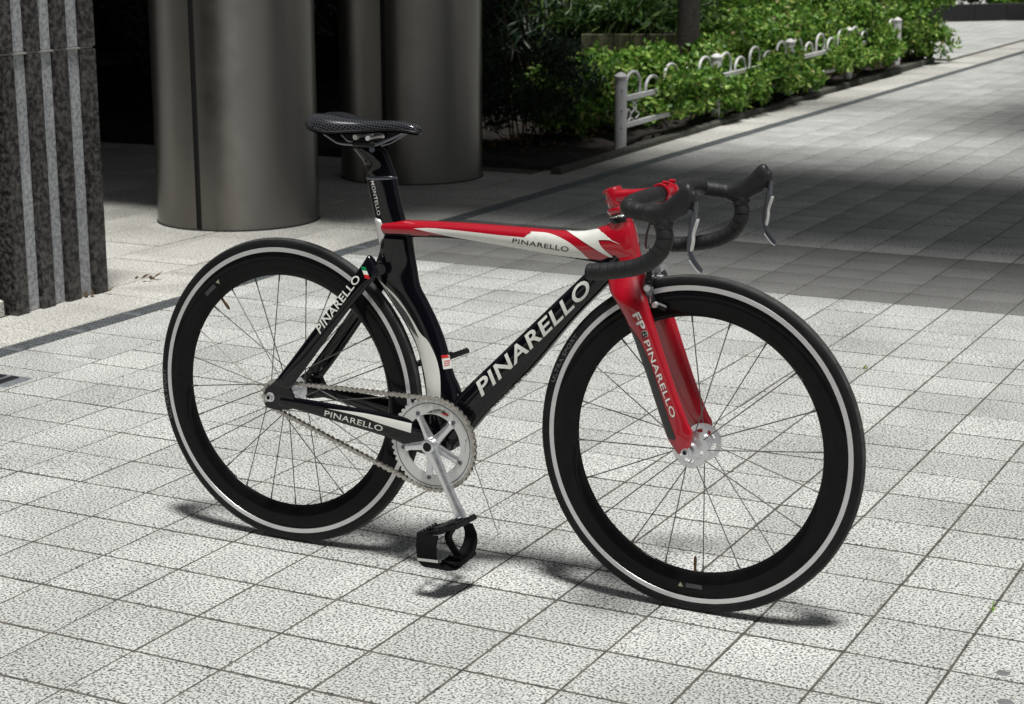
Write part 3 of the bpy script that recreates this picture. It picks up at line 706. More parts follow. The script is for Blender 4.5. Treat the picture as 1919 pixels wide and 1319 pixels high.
# stays, mirrored left and right
ssn = loft([E((690, 478), (712, 512), .0085, -.030), E((672, 505), (693, 533), .0075, -.042), E((614, 583), (638, 601), .0065, -.055), E((556, 661), (583, 676), .0065, -.061), E((514, 716), (543, 729), .006, -.063)], ex=2.5)
SSn = part('seat_stay', ssn, 'black'); ssb = ssn.bvh(); part('seat_stay', ssn.mirror_y(), 'black')
br_ = MB(); br_.tube([U(712, 505, -.032), U(716, 500, 0), U(712, 505, -.032)*1.0+Vector((0, .064, 0))], .012, 12); part('stay_bridge', br_, 'black')
csn = loft([E((528, 742), (526, 760), .006, -.062), E((580, 749), (576, 773), .0065, -.060), E((650, 761), (645, 794), .008, -.056), E((741, 777), (735, 822), .010, -.047), E((795, 790), (788, 848), .012, -.034), E((820, 805), (815, 850), .012, -.024)], ex=2.6)
CSn = part('chain_stay', csn, 'black'); csb = csn.bvh(); part('chain_stay', csn.mirror_y(), 'black')
def xz(px, py, y): p = U(px, py, y); return (p.x, p.z)
dpo = MB(); dpo.prism([xz(*p, -.0625) for p in [(514, 716), (544, 727), (552, 745), (548, 766), (522, 768), (500, 762), (497, 754), (510, 750), (510, 741), (496, 737), (500, 728)]], -.066, -.0595)
part('dropout', dpo, 'black', smooth=False); part('dropout', dpo.mirror_y(), 'black', smooth=False)

# fork: crown and both blades in one piece
def blade():
    return loft([E((1146, 500), (1208, 498), .024, -.004), E((1142, 522), (1208, 516), .026, -.012), E((1145, 546), (1210, 545), .019, -.032), E((1156, 566), (1214, 566), .0135, -.045), E((1171, 592), (1222, 592), .0115, -.0485), E((1187, 630), (1233, 627), .0105, -.049),
                 E((1205, 680), (1249, 677), .0095, -.049), E((1224, 740), (1269, 737), .0085, -.049), E((1243, 798), (1289, 790), .0075, -.050), E((1254, 826), (1298, 812), .0065, -.052), E((1270, 850), (1294, 838), .005, -.054)], ex=2.35, sub=6)
bn = blade(); fb_ = bn.bvh(); fk = MB(); fk.join(bn); fk.join(bn.mirror_y())
FK = part('fork', fk, 'red')

# ---- paint and lettering
swoosh('stripe', [(775, 428), (810, 427.5), (869, 433), (940, 441), (1000, 447), (1040, 455.5), None, (1030, 444), (1012, 437), (996, 434), None, (1030, 437.5), (1060, 450), (1085, 468), (1104, 485), None, (1040, 477), (960, 463), (880, 449), (830, 440), (775, 428)], tb, 'white', TT)
swoosh('stripe', [(1062, 432.2), (1085, 434), (1108, 433.5), (1122, 429), None, (1124, 436), (1135, 446), (1150, 453), (1164, 458.5), None, (1148, 451), (1132, 449.5), (1121, 450), None, (1128, 463), (1145, 478), (1164, 490), None, (1135, 478), (1105, 460), (1080, 444), (1062, 432.2)], tb, 'white', TT)
lettering('PINARELLO', (960, 454.5), (1065.5, 472), (961.7, 446.3), tb, 'print_black', TT, bold=.006, off=.0014, tr=(1067, 462.5))
lettering('PINARELLO', (903.5, 744), (1109.5, 545), (892.5, 716.5), db, 'white', DT, bold=.02, tr=(1097.5, 518.5))
lettering('PINARELLO', (932.5, 787), (1033, 683), (918.5, 765.5), db, 'white', DT, bold=.014, tr=(1019.5, 666.5), snap=False)
swoosh('stripe', [(709, 523), (724, 536), (748, 561), (772, 597), (788, 624), (803, 640), (818, 672), (825, 706), (826, 750), None, (802, 752), None, (797, 707), (788, 667), (777, 634), (761, 603), (739, 568), (716, 532), (709, 523)], sb, 'white', ST)
swoosh('stripe', [(724, 541), (743, 561), (767, 594), (786, 634), None, (771, 617), (749, 583), (724, 541)], sb, 'print_black', ST, off=.0014)
lettering('PINARELLO', (600.5, 626.5), (677, 522), (592, 612), ssb, 'white', SSn, bold=.016, tr=(666, 514))
for k, mm in enumerate(('flag_green', 'white', 'flag_red')):
    a, b = np.array((676.5, 499)), np.array((684.5, 521.5)); p0 = a+(b-a)*k/3+(0, 0); p1 = a+(b-a)*(k+1)/3
    d = np.array((8.5, -2.5)) if False else np.array((9.0, 1.5))
    lay('flag', [tuple(p0), tuple(p0+d), tuple(p1+d), tuple(p1)], [(0, 1, 2, 3)], ssb, mm, SSn)
swoosh('stripe', [(618, 766.5), (660, 771), (700, 777.5), (772, 793.5), None, (770, 811), None, (715, 794), (678, 781), (618, 766.5)], csb, 'white', CSn)
lettering('PINARELLO', (608, 778.5), (716.5, 808.5), (610, 768.5), csb, 'white', CSn, bold=.012, tr=(719, 798), off=.0014)
lettering('FP', (1185, 590), (1199, 620), (1197.5, 583.5), fb_, 'white', FK, bold=.03, tr=(1211, 614))
lettering('8', (1200.3, 621), (1205.5, 634), (1212, 617.5), fb_, 'white', FK, bold=.075, tr=(1216, 630))
lettering('8', (1201, 622), (1205.5, 633.4), (1211.2, 618.5), fb_, 'print_black', FK, bold=.02, tr=(1215.3, 629.5), off=.0014)
lettering('PINARELLO', (1206.5, 640), (1258.5, 784), (1216, 635.5), fb_, 'white', FK, bold=.012, tr=(1267, 779))
swoosh('stripe', [(1176, 606), (1190, 640), (1206, 684), (1225, 740), (1244, 798), (1253, 822), None, (1266, 822), (1256, 792), (1239, 740), (1220, 684), (1200, 640), (1176, 606)], fb_, 'print_black', FK, cut=5)
lettering('MONTELLO', (694.6, 339), (708, 404), (701.3, 338), pbv, 'white', SP, bold=.008, tr=(713.5, 402))
# label stuck on the seat tube
lay('sticker', [(827, 666), (843, 664), (847, 690), (831, 692)], [(0, 1, 2, 3)], sb, 'white', ST)
lay('sticker', [(827, 666), (843, 664), (844, 669.5), (828, 671.5)], [(0, 1, 2, 3)], sb, 'flag_red', ST, off=.0014)
for k in range(3): lay('sticker', [(832, 676+4*k), (842, 674.6+4*k), (842.3, 676+4*k), (832.3, 677.4+4*k)], [(0, 1, 2, 3)], sb, 'flag_red', ST, off=.0014)

# ---- wheels
def wheel(center, nsp, flange_r, flange_y, cross, hi, valve_px, rotz=0.0):
    rm = MB(); half = [(.3155, .0092), (.306, .0104), (.296, .0118), (.278, .0108), (.262, .0065), (.2555, .0022), (.2545, 0)]
    prof = half+[(r, -y) for r, y in reversed(half[:-1])]
    rm.lathe(prof+[(.3155, 0)], n=128, closedprof=True)
    w = part('wheel', rm, 'rim', loc=center); w.rotation_euler.z = rotz
    ty = MB(); ty.lathe([(.3235+.0125*math.cos(a), .0125*math.sin(a)) for a in np.linspace(0, 2*math.pi, 25)[:-1]], n=144, closedprof=True)
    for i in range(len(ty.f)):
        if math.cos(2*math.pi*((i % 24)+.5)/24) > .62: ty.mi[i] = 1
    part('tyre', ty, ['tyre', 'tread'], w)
    for s in (-1, 1):
        b = MB(); b.lathe([(.3062, s*.0108), (.3065, s*.0112), (.3155, s*.0112), (.3160, s*.0108)], n=144); part('brake_track', b, 'track', w)
    # hub: shell, flanges with slots, axle
    hbm = MB(); hbm.lathe([(.004, -.044), (.011, -.044), (.012, -.040), (.013, -flange_y), (.016, -flange_y+.004), (.0125, -.018), (.0125, .018), (.016, flange_y-.004), (.013, flange_y), (.012, .040), (.011, .044), (.004, .044)], n=40)
    for s in (-1, 1):
        y0, y1 = s*flange_y-.0015, s*flange_y+.0015; n = 60
        for k in range(n):
            a0, a1 = 2*math.pi*k/n, 2*math.pi*(k+1)/n
            for r0, r1, win in ((.012, flange_r*.56, False), (flange_r*.56, flange_r*.78, True), (flange_r*.78, flange_r+.003, False)):
                if win and hi and (k % 12) not in (0, 1, 2, 3): continue
                pts = [(r*math.cos(a), r*math.sin(a)) for r, a in ((r0, a0), (r1, a0), (r1, a1), (r0, a1))]
                hbm.prism(pts, y0, y1)
    part('hub', hbm, 'silver', w, angle=30)
    ax = MB(); ax.lathe([(.0005, -.070 if not hi else -.060), (.0048, -.070 if not hi else -.060), (.0048, .070 if not hi else .060), (.0005, .070 if not hi else .060)], n=16); part('axle', ax, 'gunmetal', w)
    for s in (-1, 1):
        yo = .068 if not hi else .0575
        nu = MB(); nu.lathe([(.0045, s*(yo-.002)), (.0105, s*(yo-.002)), (.0105, s*yo), (.0078, s*yo), (.0078, s*(yo+.007)), (.0045, s*(yo+.0075))], n=6 if False else 24); part('axle_nut', nu, 'silver', w)
    for k in range(nsp):
        a = 2*math.pi*(k+.25)/nsp; s = 1 if k % 2 else -1; da = 0 if not cross else cross*(1 if (k//2) % 2 else -1)
        p0 = Vector((flange_r*math.cos(a+da), s*flange_y*1.04, flange_r*math.sin(a+da))); p1 = Vector((.2575*math.cos(a), s*.0008, .2575*math.sin(a)))
        sm = MB(); sm.tube([p0, p0.lerp(p1, .93), p0.lerp(p1, .931), p1], [.0012, .0012, .0019, .0019], 6)
        part('spoke', sm, 'spoke', w)
    # valve
    vp = U(*valve_px, 0)-Vector(center); va = math.atan2(vp.z, vp.x)
    d = Vector((math.cos(va), 0, math.sin(va))); vm_ = MB(); vm_.tube([d*.256, d*.243, d*.2425, d*.230, d*.2265, d*.224], [.0028, .0028, .0033, .0033, .0026, .001], 10); part('valve', vm_, 'brass', w)
    # small rim marks beside the valve
    def on_rim(pts, rr, name, m, da=0.0):
        a0 = va+da; rad = Vector((math.cos(a0), 0, math.sin(a0))); tan = Vector((math.sin(a0), 0, -math.cos(a0)))
        mb = MB(); mb.add([rad*(rr+q)+tan*p+Vector((0, -.0122, 0)) for p, q in pts], [tuple(range(len(pts)))]); part(name, mb, m, w, smooth=False)
    on_rim([(.020, .0045), (.031, .0045), (.0255, -.0045)], .282, 'rim_mark', 'yellow')
    on_rim([(-.020, -.004), (.014, -.004), (.014, .005), (-.020, .005)], .282, 'rim_mark', 'rim_grey')
    # moulded lettering on the tyre wall
    return w
def tyre_text(w, s, ang0, ang1, rr=.3232, h=.0075, m='print_grey', up=1):
    V, F = text2d(s, .004, 0)
    mb = MB(); vs = []
    for u, v in V:
        a = ang0+(ang1-ang0)*u; r = rr+up*(v-.5)*h; yy = math.sqrt(max(1e-9, .0125**2-(r-.3235)**2))+.0003
        vs.append((r*math.cos(a), -yy, r*math.sin(a)))
    mb.add(vs, F); return part('lettering', mb, m, w)
rw = wheel((0, 0, RW), 24, .026, .031, .95, False, (427, 575))
fw_ = wheel((WB, 0, RW), 20, .0345, .033, 0, True, (1303, 1050), -0.0085)
tyre_text(fw_, 'ULTRA SPORT', math.radians(163), math.radians(143)); tyre_text(fw_, 'MADE IN GERMANY   700x23C', math.radians(141), math.radians(128), h=.004) if False else None
tyre_text(rw, 'ULTRA SPORT', math.radians(197), math.radians(177))

# ---- drivetrain
CY = -.045
crk = empty('crankset', (0, 0, 0)); crk.parent = bike
bolts = [(395, 325), (790, 425), (860, 875), (515, 1045), (230, 700)]
base = []
for b in bolts:
    p = U(720+b[0]/5.995, 720+b[1]/5.995, CY); base.append(math.atan2(p.z-BBZ, p.x-BBX))
t0 = sum(((b-(-k*2*math.pi/5)+math.pi) % (2*math.pi)) for k, b in enumerate(base))/5-math.pi
rg = MB(); nt_ = 48; outer = []; inner = []
for k in range(nt_*6):
    a = 2*math.pi*k/(nt_*6); ph = (k % 6)/6; r = .0938+(.0050 if ph in (2/6, 3/6) else .0035 if ph in (1/6, 4/6) else 0)
    outer.append((r*math.cos(a), r*math.sin(a)))
n_ = len(outer); vs = []
for y0 in (-.0016, .0016):
    vs += [Vector((x, y0, z)) for x, z in outer]+[Vector((.0645*math.cos(2*math.pi*k/n_), y0, .0645*math.sin(2*math.pi*k/n_))) for k in range(n_)]
fs = []
for k in range(n_):
    l = (k+1) % n_
    fs += [(k, l, n_+l, n_+k), (2*n_+k, 3*n_+k, 3*n_+l, 2*n_+l), (k, 2*n_+k, 2*n_+l, l), (n_+k, n_+l, 3*n_+l, 3*n_+k)]
rg.add(vs, fs)
bpy.data.objects.remove(crk)
crk = part('crankset', MB().lathe([(.0005, CY-.0235), (.0125, CY-.0255), (.0150, CY-.0245), (.0165, CY-.0215), (.0172, CY-.008), (.0172, CY+.004), (.001, CY+.004)], (BBX, 0, BBZ), 40), 'silver')
part('chainring', rg, 'satin', crk, loc=(BBX, CY, BBZ))
gv = MB(); gv.lathe([(.0868, CY-.0019), (.0872, CY-.0022), (.0882, CY-.0022), (.0886, CY-.0019)], (BBX, 0, BBZ), 96); part('engraved_ring', gv, 'gunmetal', crk)
for k in range(5):
    a = t0-k*2*math.pi/5; d = Vector((math.cos(a), 0, math.sin(a))); n = Vector((-math.sin(a), 0, math.cos(a))); c = Vector((BBX, CY-.005, BBZ))
    am = MB(); rings = []
    for r, w, t in ((.008, .0115, .005), (.03, .0085, .004), (.055, .0072, .0032), (.0645, .0088, .003), (.0655, .0088, .003), (.066, .0075, .0022)):
        p = c+d*r+Vector((0, .0025*min(1, r/.06), 0)); rings.append([p-n*w-Vector((0, t*.3, 0)), p-n*w*.55-Vector((0, t, 0)), p+n*w*.55-Vector((0, t, 0)), p+n*w-Vector((0, t*.3, 0)), p+n*w+Vector((0, t, 0)), p-n*w+Vector((0, t, 0))])
    am.rings(rings); part('spider_arm', am, 'silver', crk)
    bo = MB(); q = c+d*.0715; bo.lathe([(.0008, .0005), (.0026, .0005), (.0028, -.001), (.0044, -.001), (.0046, .003)], (q.x, CY-.0024, q.z), 16); part('ring_bolt', bo, 'gunmetal', crk)
def crank(side, tip):
    p0 = Vector((BBX, -.061*side*-1 if side > 0 else -.061, BBZ)); p0.y = -.061 if side < 0 else .061
    p1 = Vector((tip.x, -.074 if side < 0 else .074, tip.z)); d = (p1-p0).normalized(); n = Vector((0, 1, 0)).cross(d).normalized()
    mb = MB(); rings = []
    for t, w, th in ((-.09, .006, .006), (-.06, .0125, .008), (0, .0150, .0085), (.12, .0128, .0075), (.45, .0098, .0065), (.75, .0098, .0065), (.93, .0120, .0068), (1.03, .0115, .0066), (1.08, .006, .005)):
        p = p0.lerp(p1, t); s_ = side
        rings.append([p-n*w-Vector((0, -s_*th*.35, 0)), p-n*w*.5+Vector((0, s_*th, 0)), p+n*w*.5+Vector((0, s_*th, 0)), p+n*w-Vector((0, -s_*th*.35, 0)), p+n*w*.9-Vector((0, s_*th*.8, 0)), p-n*w*.9-Vector((0, s_*th*.8, 0))])
    mb.rings(rings); part('crank_arm', mb, 'silver', crk, angle=50)
    return p1
TIP = U(865, 972, -.074); pe = crank(-1, TIP); TIP2 = Vector((2*BBX-TIP.x, 0, 2*BBZ-TIP.z)); pf = crank(1, TIP2)
cp = MB(); cp.lathe([(.0005, CY-.0262), (.0092, CY-.0264), (.0096, CY-.0258), (.0096, CY-.020), (.0005, CY-.020)], (BBX, 0, BBZ), 24); part('crank_bolt', cp, 'plastic', crk)
crb = MB(); crb.join(MB().xform(Matrix.Identity(4))) if False else None
rgw = MB(); rgw.add([v+Vector((BBX, CY, BBZ)) for v in rg.v], rg.f); rgb = rgw.bvh()
swoosh('emblem', [(800, 774), (812, 768), (828, 768), (841, 777), None, (838, 780), (828, 773.5), (812, 773), (800, 774)], rgb, 'print_black', crk, cut=5)
lettering('SUGINO', (809.5, 772.5), (829, 772.5), (810, 769), rgb, 'white', crk, bold=.0, off=.001)
swoosh('emblem', [(826, 775), (836, 774), (842, 779), None, (836, 779), (826, 775)], rgb, 'flag_red', crk, cut=5, off=.0009)

# chain round chainring and cog: links of two plates and rollers
RC, RK = .0970, .0306; c1 = Vector((BBX, 0, BBZ)); c2 = Vector((0, 0, RW)); D_ = c2-c1; dist = D_.length; th = math.atan2(D_.z, D_.x); al = math.acos((RC-RK)/dist)
def onc(c, r, a): return Vector((c.x+r*math.cos(a), CY, c.z+r*math.sin(a)))
path = []
for a in np.linspace(th+al, th-al+2*math.pi, 150)[::-1]: path.append(onc(c1, RC, a))
path = [onc(c1, RC, a) for a in np.linspace(th+al, th+2*math.pi-al, 160)]+[onc(c2, RK, a) for a in np.linspace(th-al, th+al, 40)]
# lower run sags a little
def resample(P, n):
    P = [np.array(p) for p in P]; P.append(P[0]); d = [0]
    for i in range(1, len(P)): d.append(d[-1]+np.linalg.norm(P[i]-P[i-1]))
    L = d[-1]; out = []; j = 0
    for k in range(n):
        s = L*k/n
        while d[j+1] < s: j += 1
        t = (s-d[j])/max(1e-9, d[j+1]-d[j]); out.append(Vector(P[j]+(P[j+1]-P[j])*t))
    return out, L
_, LC = resample(path, 10); NL = int(round(LC/.0127/2))*2; pts, _ = resample(path, NL)
chm = MB()
for k in range(NL):
    p, q = pts[k], pts[(k+1) % NL]; d = (q-p).normalized(); n = Vector((-d.z, 0, d.x)); yy = .0047 if k % 2 else .0033
    ex = d*.0040
    for s in (-1, 1):
        o_ = [p-ex*.9, p-ex*.5+n*.0042, p+ex*.6+n*.0045, p.lerp(q, .5)+n*.0017, q-ex*.6+n*.0045, q+ex*.5+n*.0042, q+ex*.9, q+ex*.5-n*.0042, q-ex*.6-n*.0045, p.lerp(q, .5)-n*.0017, p+ex*.6-n*.0045, p-ex*.5-n*.0042]
        m_ = len(o_); a_ = [v+Vector((0, s*yy-.0007, 0)) for v in o_]+[v+Vector((0, s*yy+.0007, 0)) for v in o_]
        chm.add(a_, [tuple(range(m_)), tuple(range(2*m_-1, m_-1, -1))]+[(i, i+m_, (i+1) % m_+m_, (i+1) % m_) for i in range(m_)])
    chm.tube([p-Vector((0, .0058, 0)), p+Vector((0, .0058, 0))], .0022, 6)
tag(part('chain', chm, 'chain', angle=30), kind='stuff')
cg = MB(); og = []
for k in range(15*4):
    a = 2*math.pi*k/60; og.append((RK*.93*math.cos(a)*(1.1 if k % 4 in (1, 2) else 1), RK*.93*math.sin(a)*(1.1 if k % 4 in (1, 2) else 1)))
cg.prism(og, -.0014, .0014); cg.lathe([(.012, -.004), (.018, -.004), (.018, .006), (.012, .006)], n=24); part('cog', cg, 'satin', rw, loc=(0, CY, 0), angle=30)

# pedals: cage, body, spindle, and a wide foot strap hanging from the near one
def pedal(side, pc, tilt, strap):
    pd = MB(); pd.tube([(pc.x, pc.y, pc.z), (pc.x, pc.y+side*.095, pc.z)], [.0075, .005], 12); root = part('pedal', pd, 'gunmetal')
    ux = Vector((math.cos(tilt), 0, math.sin(tilt))); uz = Vector((-math.sin(tilt), 0, math.cos(tilt))); yv = Vector((0, side, 0)); o = pc+yv*.012
    def P(a, b, c): return o+ux*a+yv*b+uz*c
    R_ = Matrix((ux, (0, 1, 0), uz)).transposed()
    for sg in (-1, 1):
        c_ = MB(); c_.box(P(sg*.047, .042, 0), (.004, .084, .009), R_, ch=.0012)
        for t in range(7): c_.box(P(sg*.047, .006+.012*t, .0058), (.0036, .005, .004), R_)
        part('cage', c_, 'plastic', root, smooth=False)
    for b in (.004, .082): c_ = MB(); c_.box(P(0, b, 0), (.094, .005, .008), R_, ch=.0012); part('cage', c_, 'plastic', root, smooth=False)
    c_ = MB()
    for sg in (-1, 1): c_.box(P(sg*.022, .042, 0), (.05, .007, .010), R_@Matrix.Rotation(sg*.25, 3, 'Z'), ch=.001)
    c_.box(P(0, .042, 0), (.024, .074, .015), R_, ch=.003); part('body', c_, 'plastic', root, smooth=False)
    if strap:
        ux = Vector((math.cos(.06), 0, math.sin(.06))); uz = Vector((-math.sin(.06), 0, math.cos(.06)))
        def P(a, b, c): return o+Vector((-.004, 0, 0))+ux*a+yv*b+uz*c
        def band(pts, w0, w1, th, name, m='strap'):
            sp_ = smooth_path(pts, 6); mb = MB(); rings = []
            for i, p in enumerate(sp_):
                t = (sp_[min(i+1, len(sp_)-1)]-sp_[max(i-1, 0)]).normalized(); b = Vector((1, 0, 0)); b = (b-t*b.dot(t)).normalized(); n = t.cross(b)
                w = w0+(w1-w0)*i/(len(sp_)-1); rings.append([p-b*w-n*th, p+b*w-n*th, p+b*w+n*th, p-b*w+n*th])
            mb.rings(rings); return part(name, mb, m, root, angle=50)
        # outer wide strap: down from the outer edge of the cage, round underneath and up at the crank side
        band([P(-.012, .090, -.004), P(-.014, .097, -.028), P(-.012, .096, -.056), P(-.006, .082, -.075), P(.006, .052, -.081), P(.016, .028, -.072)], .023, .021, .0022, 'foot_strap')
        band([P(.030, .002, -.002), P(.032, -.006, -.03), P(.028, .004, -.058), P(.018, .03, -.0735), P(.008, .052, -.074)], .011, .022, .0020, 'foot_strap')
        band([P(.018, .040, .000), P(.012, .052, -.018), P(.018, .046, -.042), P(.02, .03, -.062)], .007, .010, .0018, 'foot_strap')
        band([P(.02, .018, -.074), P(.036, .010, -.066), P(.046, .004, -.058)], .010, .006, .0015, 'foot_strap')
        band([P(-.012, .0985, -.0535), P(-.012, .0970, -.0595)], .0235, .0235, .0008, 'strap_trim', 'satin')
    return root
pedal(-1, pe+Vector((0, -.008, 0)), .35, True); pedal(1, pf+Vector((0, .008, 0)), .30, False)

# ---- saddle
sdl = MB(); stx = [(.070, .934, .028, .010), (.076, .938, .044, .020), (.090, .9425, .058, .030), (.112, .944, .066, .038), (.135, .942, .066, .040), (.160, .938, .058, .036), (.185, .935, .046, .030), (.210, .933, .035, .026), (.240, .9325, .027, .022), (.275, .9335, .0225, .020), (.305, .9325, .020, .019), (.325, .929, .0175, .017), (.337, .924, .013, .013), (.342, .919, .006, .007)]
stx = [(.078+(x-.070)*(.253/.272), z, w*.97, d_*.80) for x, z, w, d_ in stx]; rows = catmull(stx, 3); na = 22; uvs = []; rings = []
for x, z, w, dp in rows:
    r = []; up = []
    for k in range(na+1):
        t = -1+2*k/na; s_ = math.sin(t*math.pi/2); yy = w*s_*(1.0); zz = z-dp*abs(t)**3.0-.003*(1-min(1, abs(t)*3))*(x < .27)
        r.append(Vector((x, yy, zz)))
    rings.append(r)
sdl.rings(rings, closed=False, cap=False)
sm_ = sdl.mesh('saddle', 'saddle', angle=70); uvl = sm_.uv_layers.new(name='UVMap')
arc = []
for r in rings:
    a = [0]
    for k in range(1, na+1): a.append(a[-1]+(r[k]-r[k-1]).length)
    arc.append([(v-a[-1]/2) for v in a])
nr = na+1
for lp in sm_.loops:
    i, k = divmod(lp.vertex_index, nr); uvl.data[lp.index].uv = (rows[i][0]/.0068, arc[i][k]/.0118)
SD = link('saddle', sm_, bike)
shell = MB(); rr_ = [[Vector((p.x, p.y*1.02, p.z-.0025)) for p in r] for r in rings]; low = []
for r in rr_:
    e0, e1 = r[0], r[-1]; low.append([Vector((e0.x, e0.y+(e1.y-e0.y)*k/8, min(e0.z, e0.z)-.004+.010*math.sin(math.pi*k/8))) for k in range(9)])
shell.rings(low, closed=False, cap=False)
rim_e = [r[0]+Vector((0, 0, -.001)) for r in rings]+[r[-1]+Vector((0, 0, -.001)) for r in reversed(rings)]
shell.tube(rim_e, .0026, 8, loop=True); part('shell', shell, 'plastic', SD)
for s in (-1, 1):
    rl = MB(); rl.tube(smooth_path([(.118, s*.030, .903), (.134, s*.026, .893), (.152, s*.022, .884), (.195, s*.022, .883), (.238, s*.022, .884), (.268, s*.017, .897), (.300, s*.010, .913)], 5), .0036, 10); part('rail', rl, 'gunmetal', SD)
cl = MB()
cl.box((.212, 0, .8845), (.052, .056, .013), ch=.004); cl.box((.206, 0, .8925), (.046, .052, .006), ch=.002); part('rail_clamp', cl, 'plastic', SP, smooth=False)
cl = MB(); cl.tube([(.196, -.033, .898), (.196, .033, .898)], .0055, 12); cl.tube([(.224, -.030, .897), (.224, .030, .897)], .005, 12); part('clamp_bolt', cl, 'satin', SP)
cl = MB(); cl.tube([U(697, 280, -.0128), U(697, 280, -.0165)], .006, 14); part('clamp_bolt', cl, 'gunmetal', SP)

# ---- headset, stem, bars
AX = Vector((-math.cos(math.radians(73)), 0, math.sin(math.radians(73)))); A0 = U(1164, 413, 0)
def along(prof, n=32):
    m = MB().lathe([(r, -h) for r, h in prof], n=n); R_ = Vector((0, -1, 0)).rotation_difference(AX).to_matrix().to_4x4(); m.xform(Matrix.Translation(A0) @ R_); return m
hs_ = along([(.001, -.004), (.0225, -.004), (.0225, .004), (.0205, .0085), (.0195, .0095), (.0195, .0125), (.001, .0125)]); HS = part('headset', hs_, 'print_black'); hsb = hs_.bvh()
lettering('PINARELLO', (1146, 410), (1182, 401), (1145, 404.5), hsb, 'white', HS, bold=.01, tr=(1181, 395.5))
hsp = along([(.001, .0130), (.0165, .0130), (.0185, .015), (.0215, .0195), (.0218, .023), (.0200, .0275), (.001, .0275)]); part('spacer', hsp, 'red')
BC = U(1246, 361, 0)
stm = along([(.001, .029), (.0165, .029), (.0172, .031), (.0172, .062), (.0160, .064), (.001, .064)])
S0 = A0+AX*.047; d = BC-S0
sec = []
for t, h, w in ((-.02, .013, .016), (.14, .0145, .0155), (.35, .0125, .0125), (.6, .0118, .0120), (.82, .0135, .0150), (.97, .0160, .0190)):
    p = S0+d*t; n = Vector((-d.z, 0, d.x)).normalized(); sec.append((p+n*h, p-n*h, w))
loft(sec, ex=2.6, mb=stm)
STM = part('stem', stm, 'red')
part('stem_cap', along([(.0005, .0665), (.0145, .0665), (.0155, .0655), (.0155, .0642), (.0005, .0642)]), 'red', STM)
fc = MB()
for s in (-1, 1): fc.lathe([(.0165, s*.0095), (.0195, s*.0100), (.0205, s*.012), (.0205, s*.0235), (.0195, s*.0255), (.0165, s*.026)], BC, 36)
fc.lathe([(.0165, -.0095), (.0182, -.0095), (.0182, .0095), (.0165, .0095)], BC, 36); part('bar_clamp', fc, 'red', STM)
for s in (-1, 1):
    for up in (-1, 1):
        q = BC+Vector((.004+.004*up, s*.0175, .0215*up)); b_ = MB(); b_.tube([q+Vector((-.006, 0, 0)), q+Vector((.006, 0, 0))], .0035, 10); part('clamp_bolt', b_, 'red', STM)
q = A0+AX*.047+Vector((-.0145, 0, 0))
for up in (-.009, .009): b_ = MB(); b_.tube([q+AX*up+Vector((0, -.010, 0)), q+AX*up+Vector((0, .010, 0))], .0042, 10); part('clamp_bolt', b_, 'red', STM)

YB = .2
def bar_half(s):
    y = s*YB
    dp = [U(*p, -YB) for p in [(1243, 425), (1246, 443), (1241, 464), (1224, 485), (1196, 499), (1163, 505.5), (1130, 508.5), (1104, 509)]]
    rp = [U(*p, -YB) for p in [(1205, 399), (1226, 401)]]
    path = [(BC.x, s*.030, BC.z), (BC.x, s*.07, BC.z), (BC.x, s*.125, BC.z-.001), (BC.x+.001, s*.165, BC.z-.004), (BC.x+.011, s*.190, BC.z-.010), (rp[0].x+.012, s*.1985, rp[0].z), (rp[1].x, y, rp[1].z-.002)]
    path += [(rp[1].x+.022, y, rp[1].z-.012)]+[(p.x, y, p.z) for p in dp]
    return path
def tape(path, r0=.0155):
    sp_ = smooth_path(path, 22); d = 0; rad = []
    for i, p in enumerate(sp_):
        if i: d += (p-sp_[i-1]).length
        ph = (d % .017)/.017; rad.append(r0+.0008*ph-(.0003 if ph < .06 else 0))
    rad[0] = r0-.003; rad[-1] = r0-.0035
    return MB().tube(sp_, rad, 18)
cb = MB(); cb.tube([BC+Vector((0, -.05, 0)), BC+Vector((0, .05, 0))], .0158, 24); HB = part('handlebar', cb, 'plastic')
for s in (-1, 1):
    ph = bar_half(s); t_ = tape(ph[1:]) if False else tape(ph); part('bar_tape', t_, 'tape', HB, angle=60)
    e = Vector(ph[-1]); pl_ = MB(); pl_.tube([e+Vector((.004, 0, 0)), e+Vector((-.0025, 0, 0)), e+Vector((-.004, 0, 0))], [.0148, .0148, .011], 18); part('bar_end_plug', pl_, 'plastic', HB)
hood_e = [((1210, 383), (1213, 415), .0160), ((1231, 383), (1228, 423), .0162), ((1252, 374), (1247, 427), .0155), ((1269, 359), (1267, 413), .0148), ((1281, 346), (1283, 404), .0142), ((1292, 344), (1296, 397), .0128), ((1300, 355), (1301, 386), .0105)]
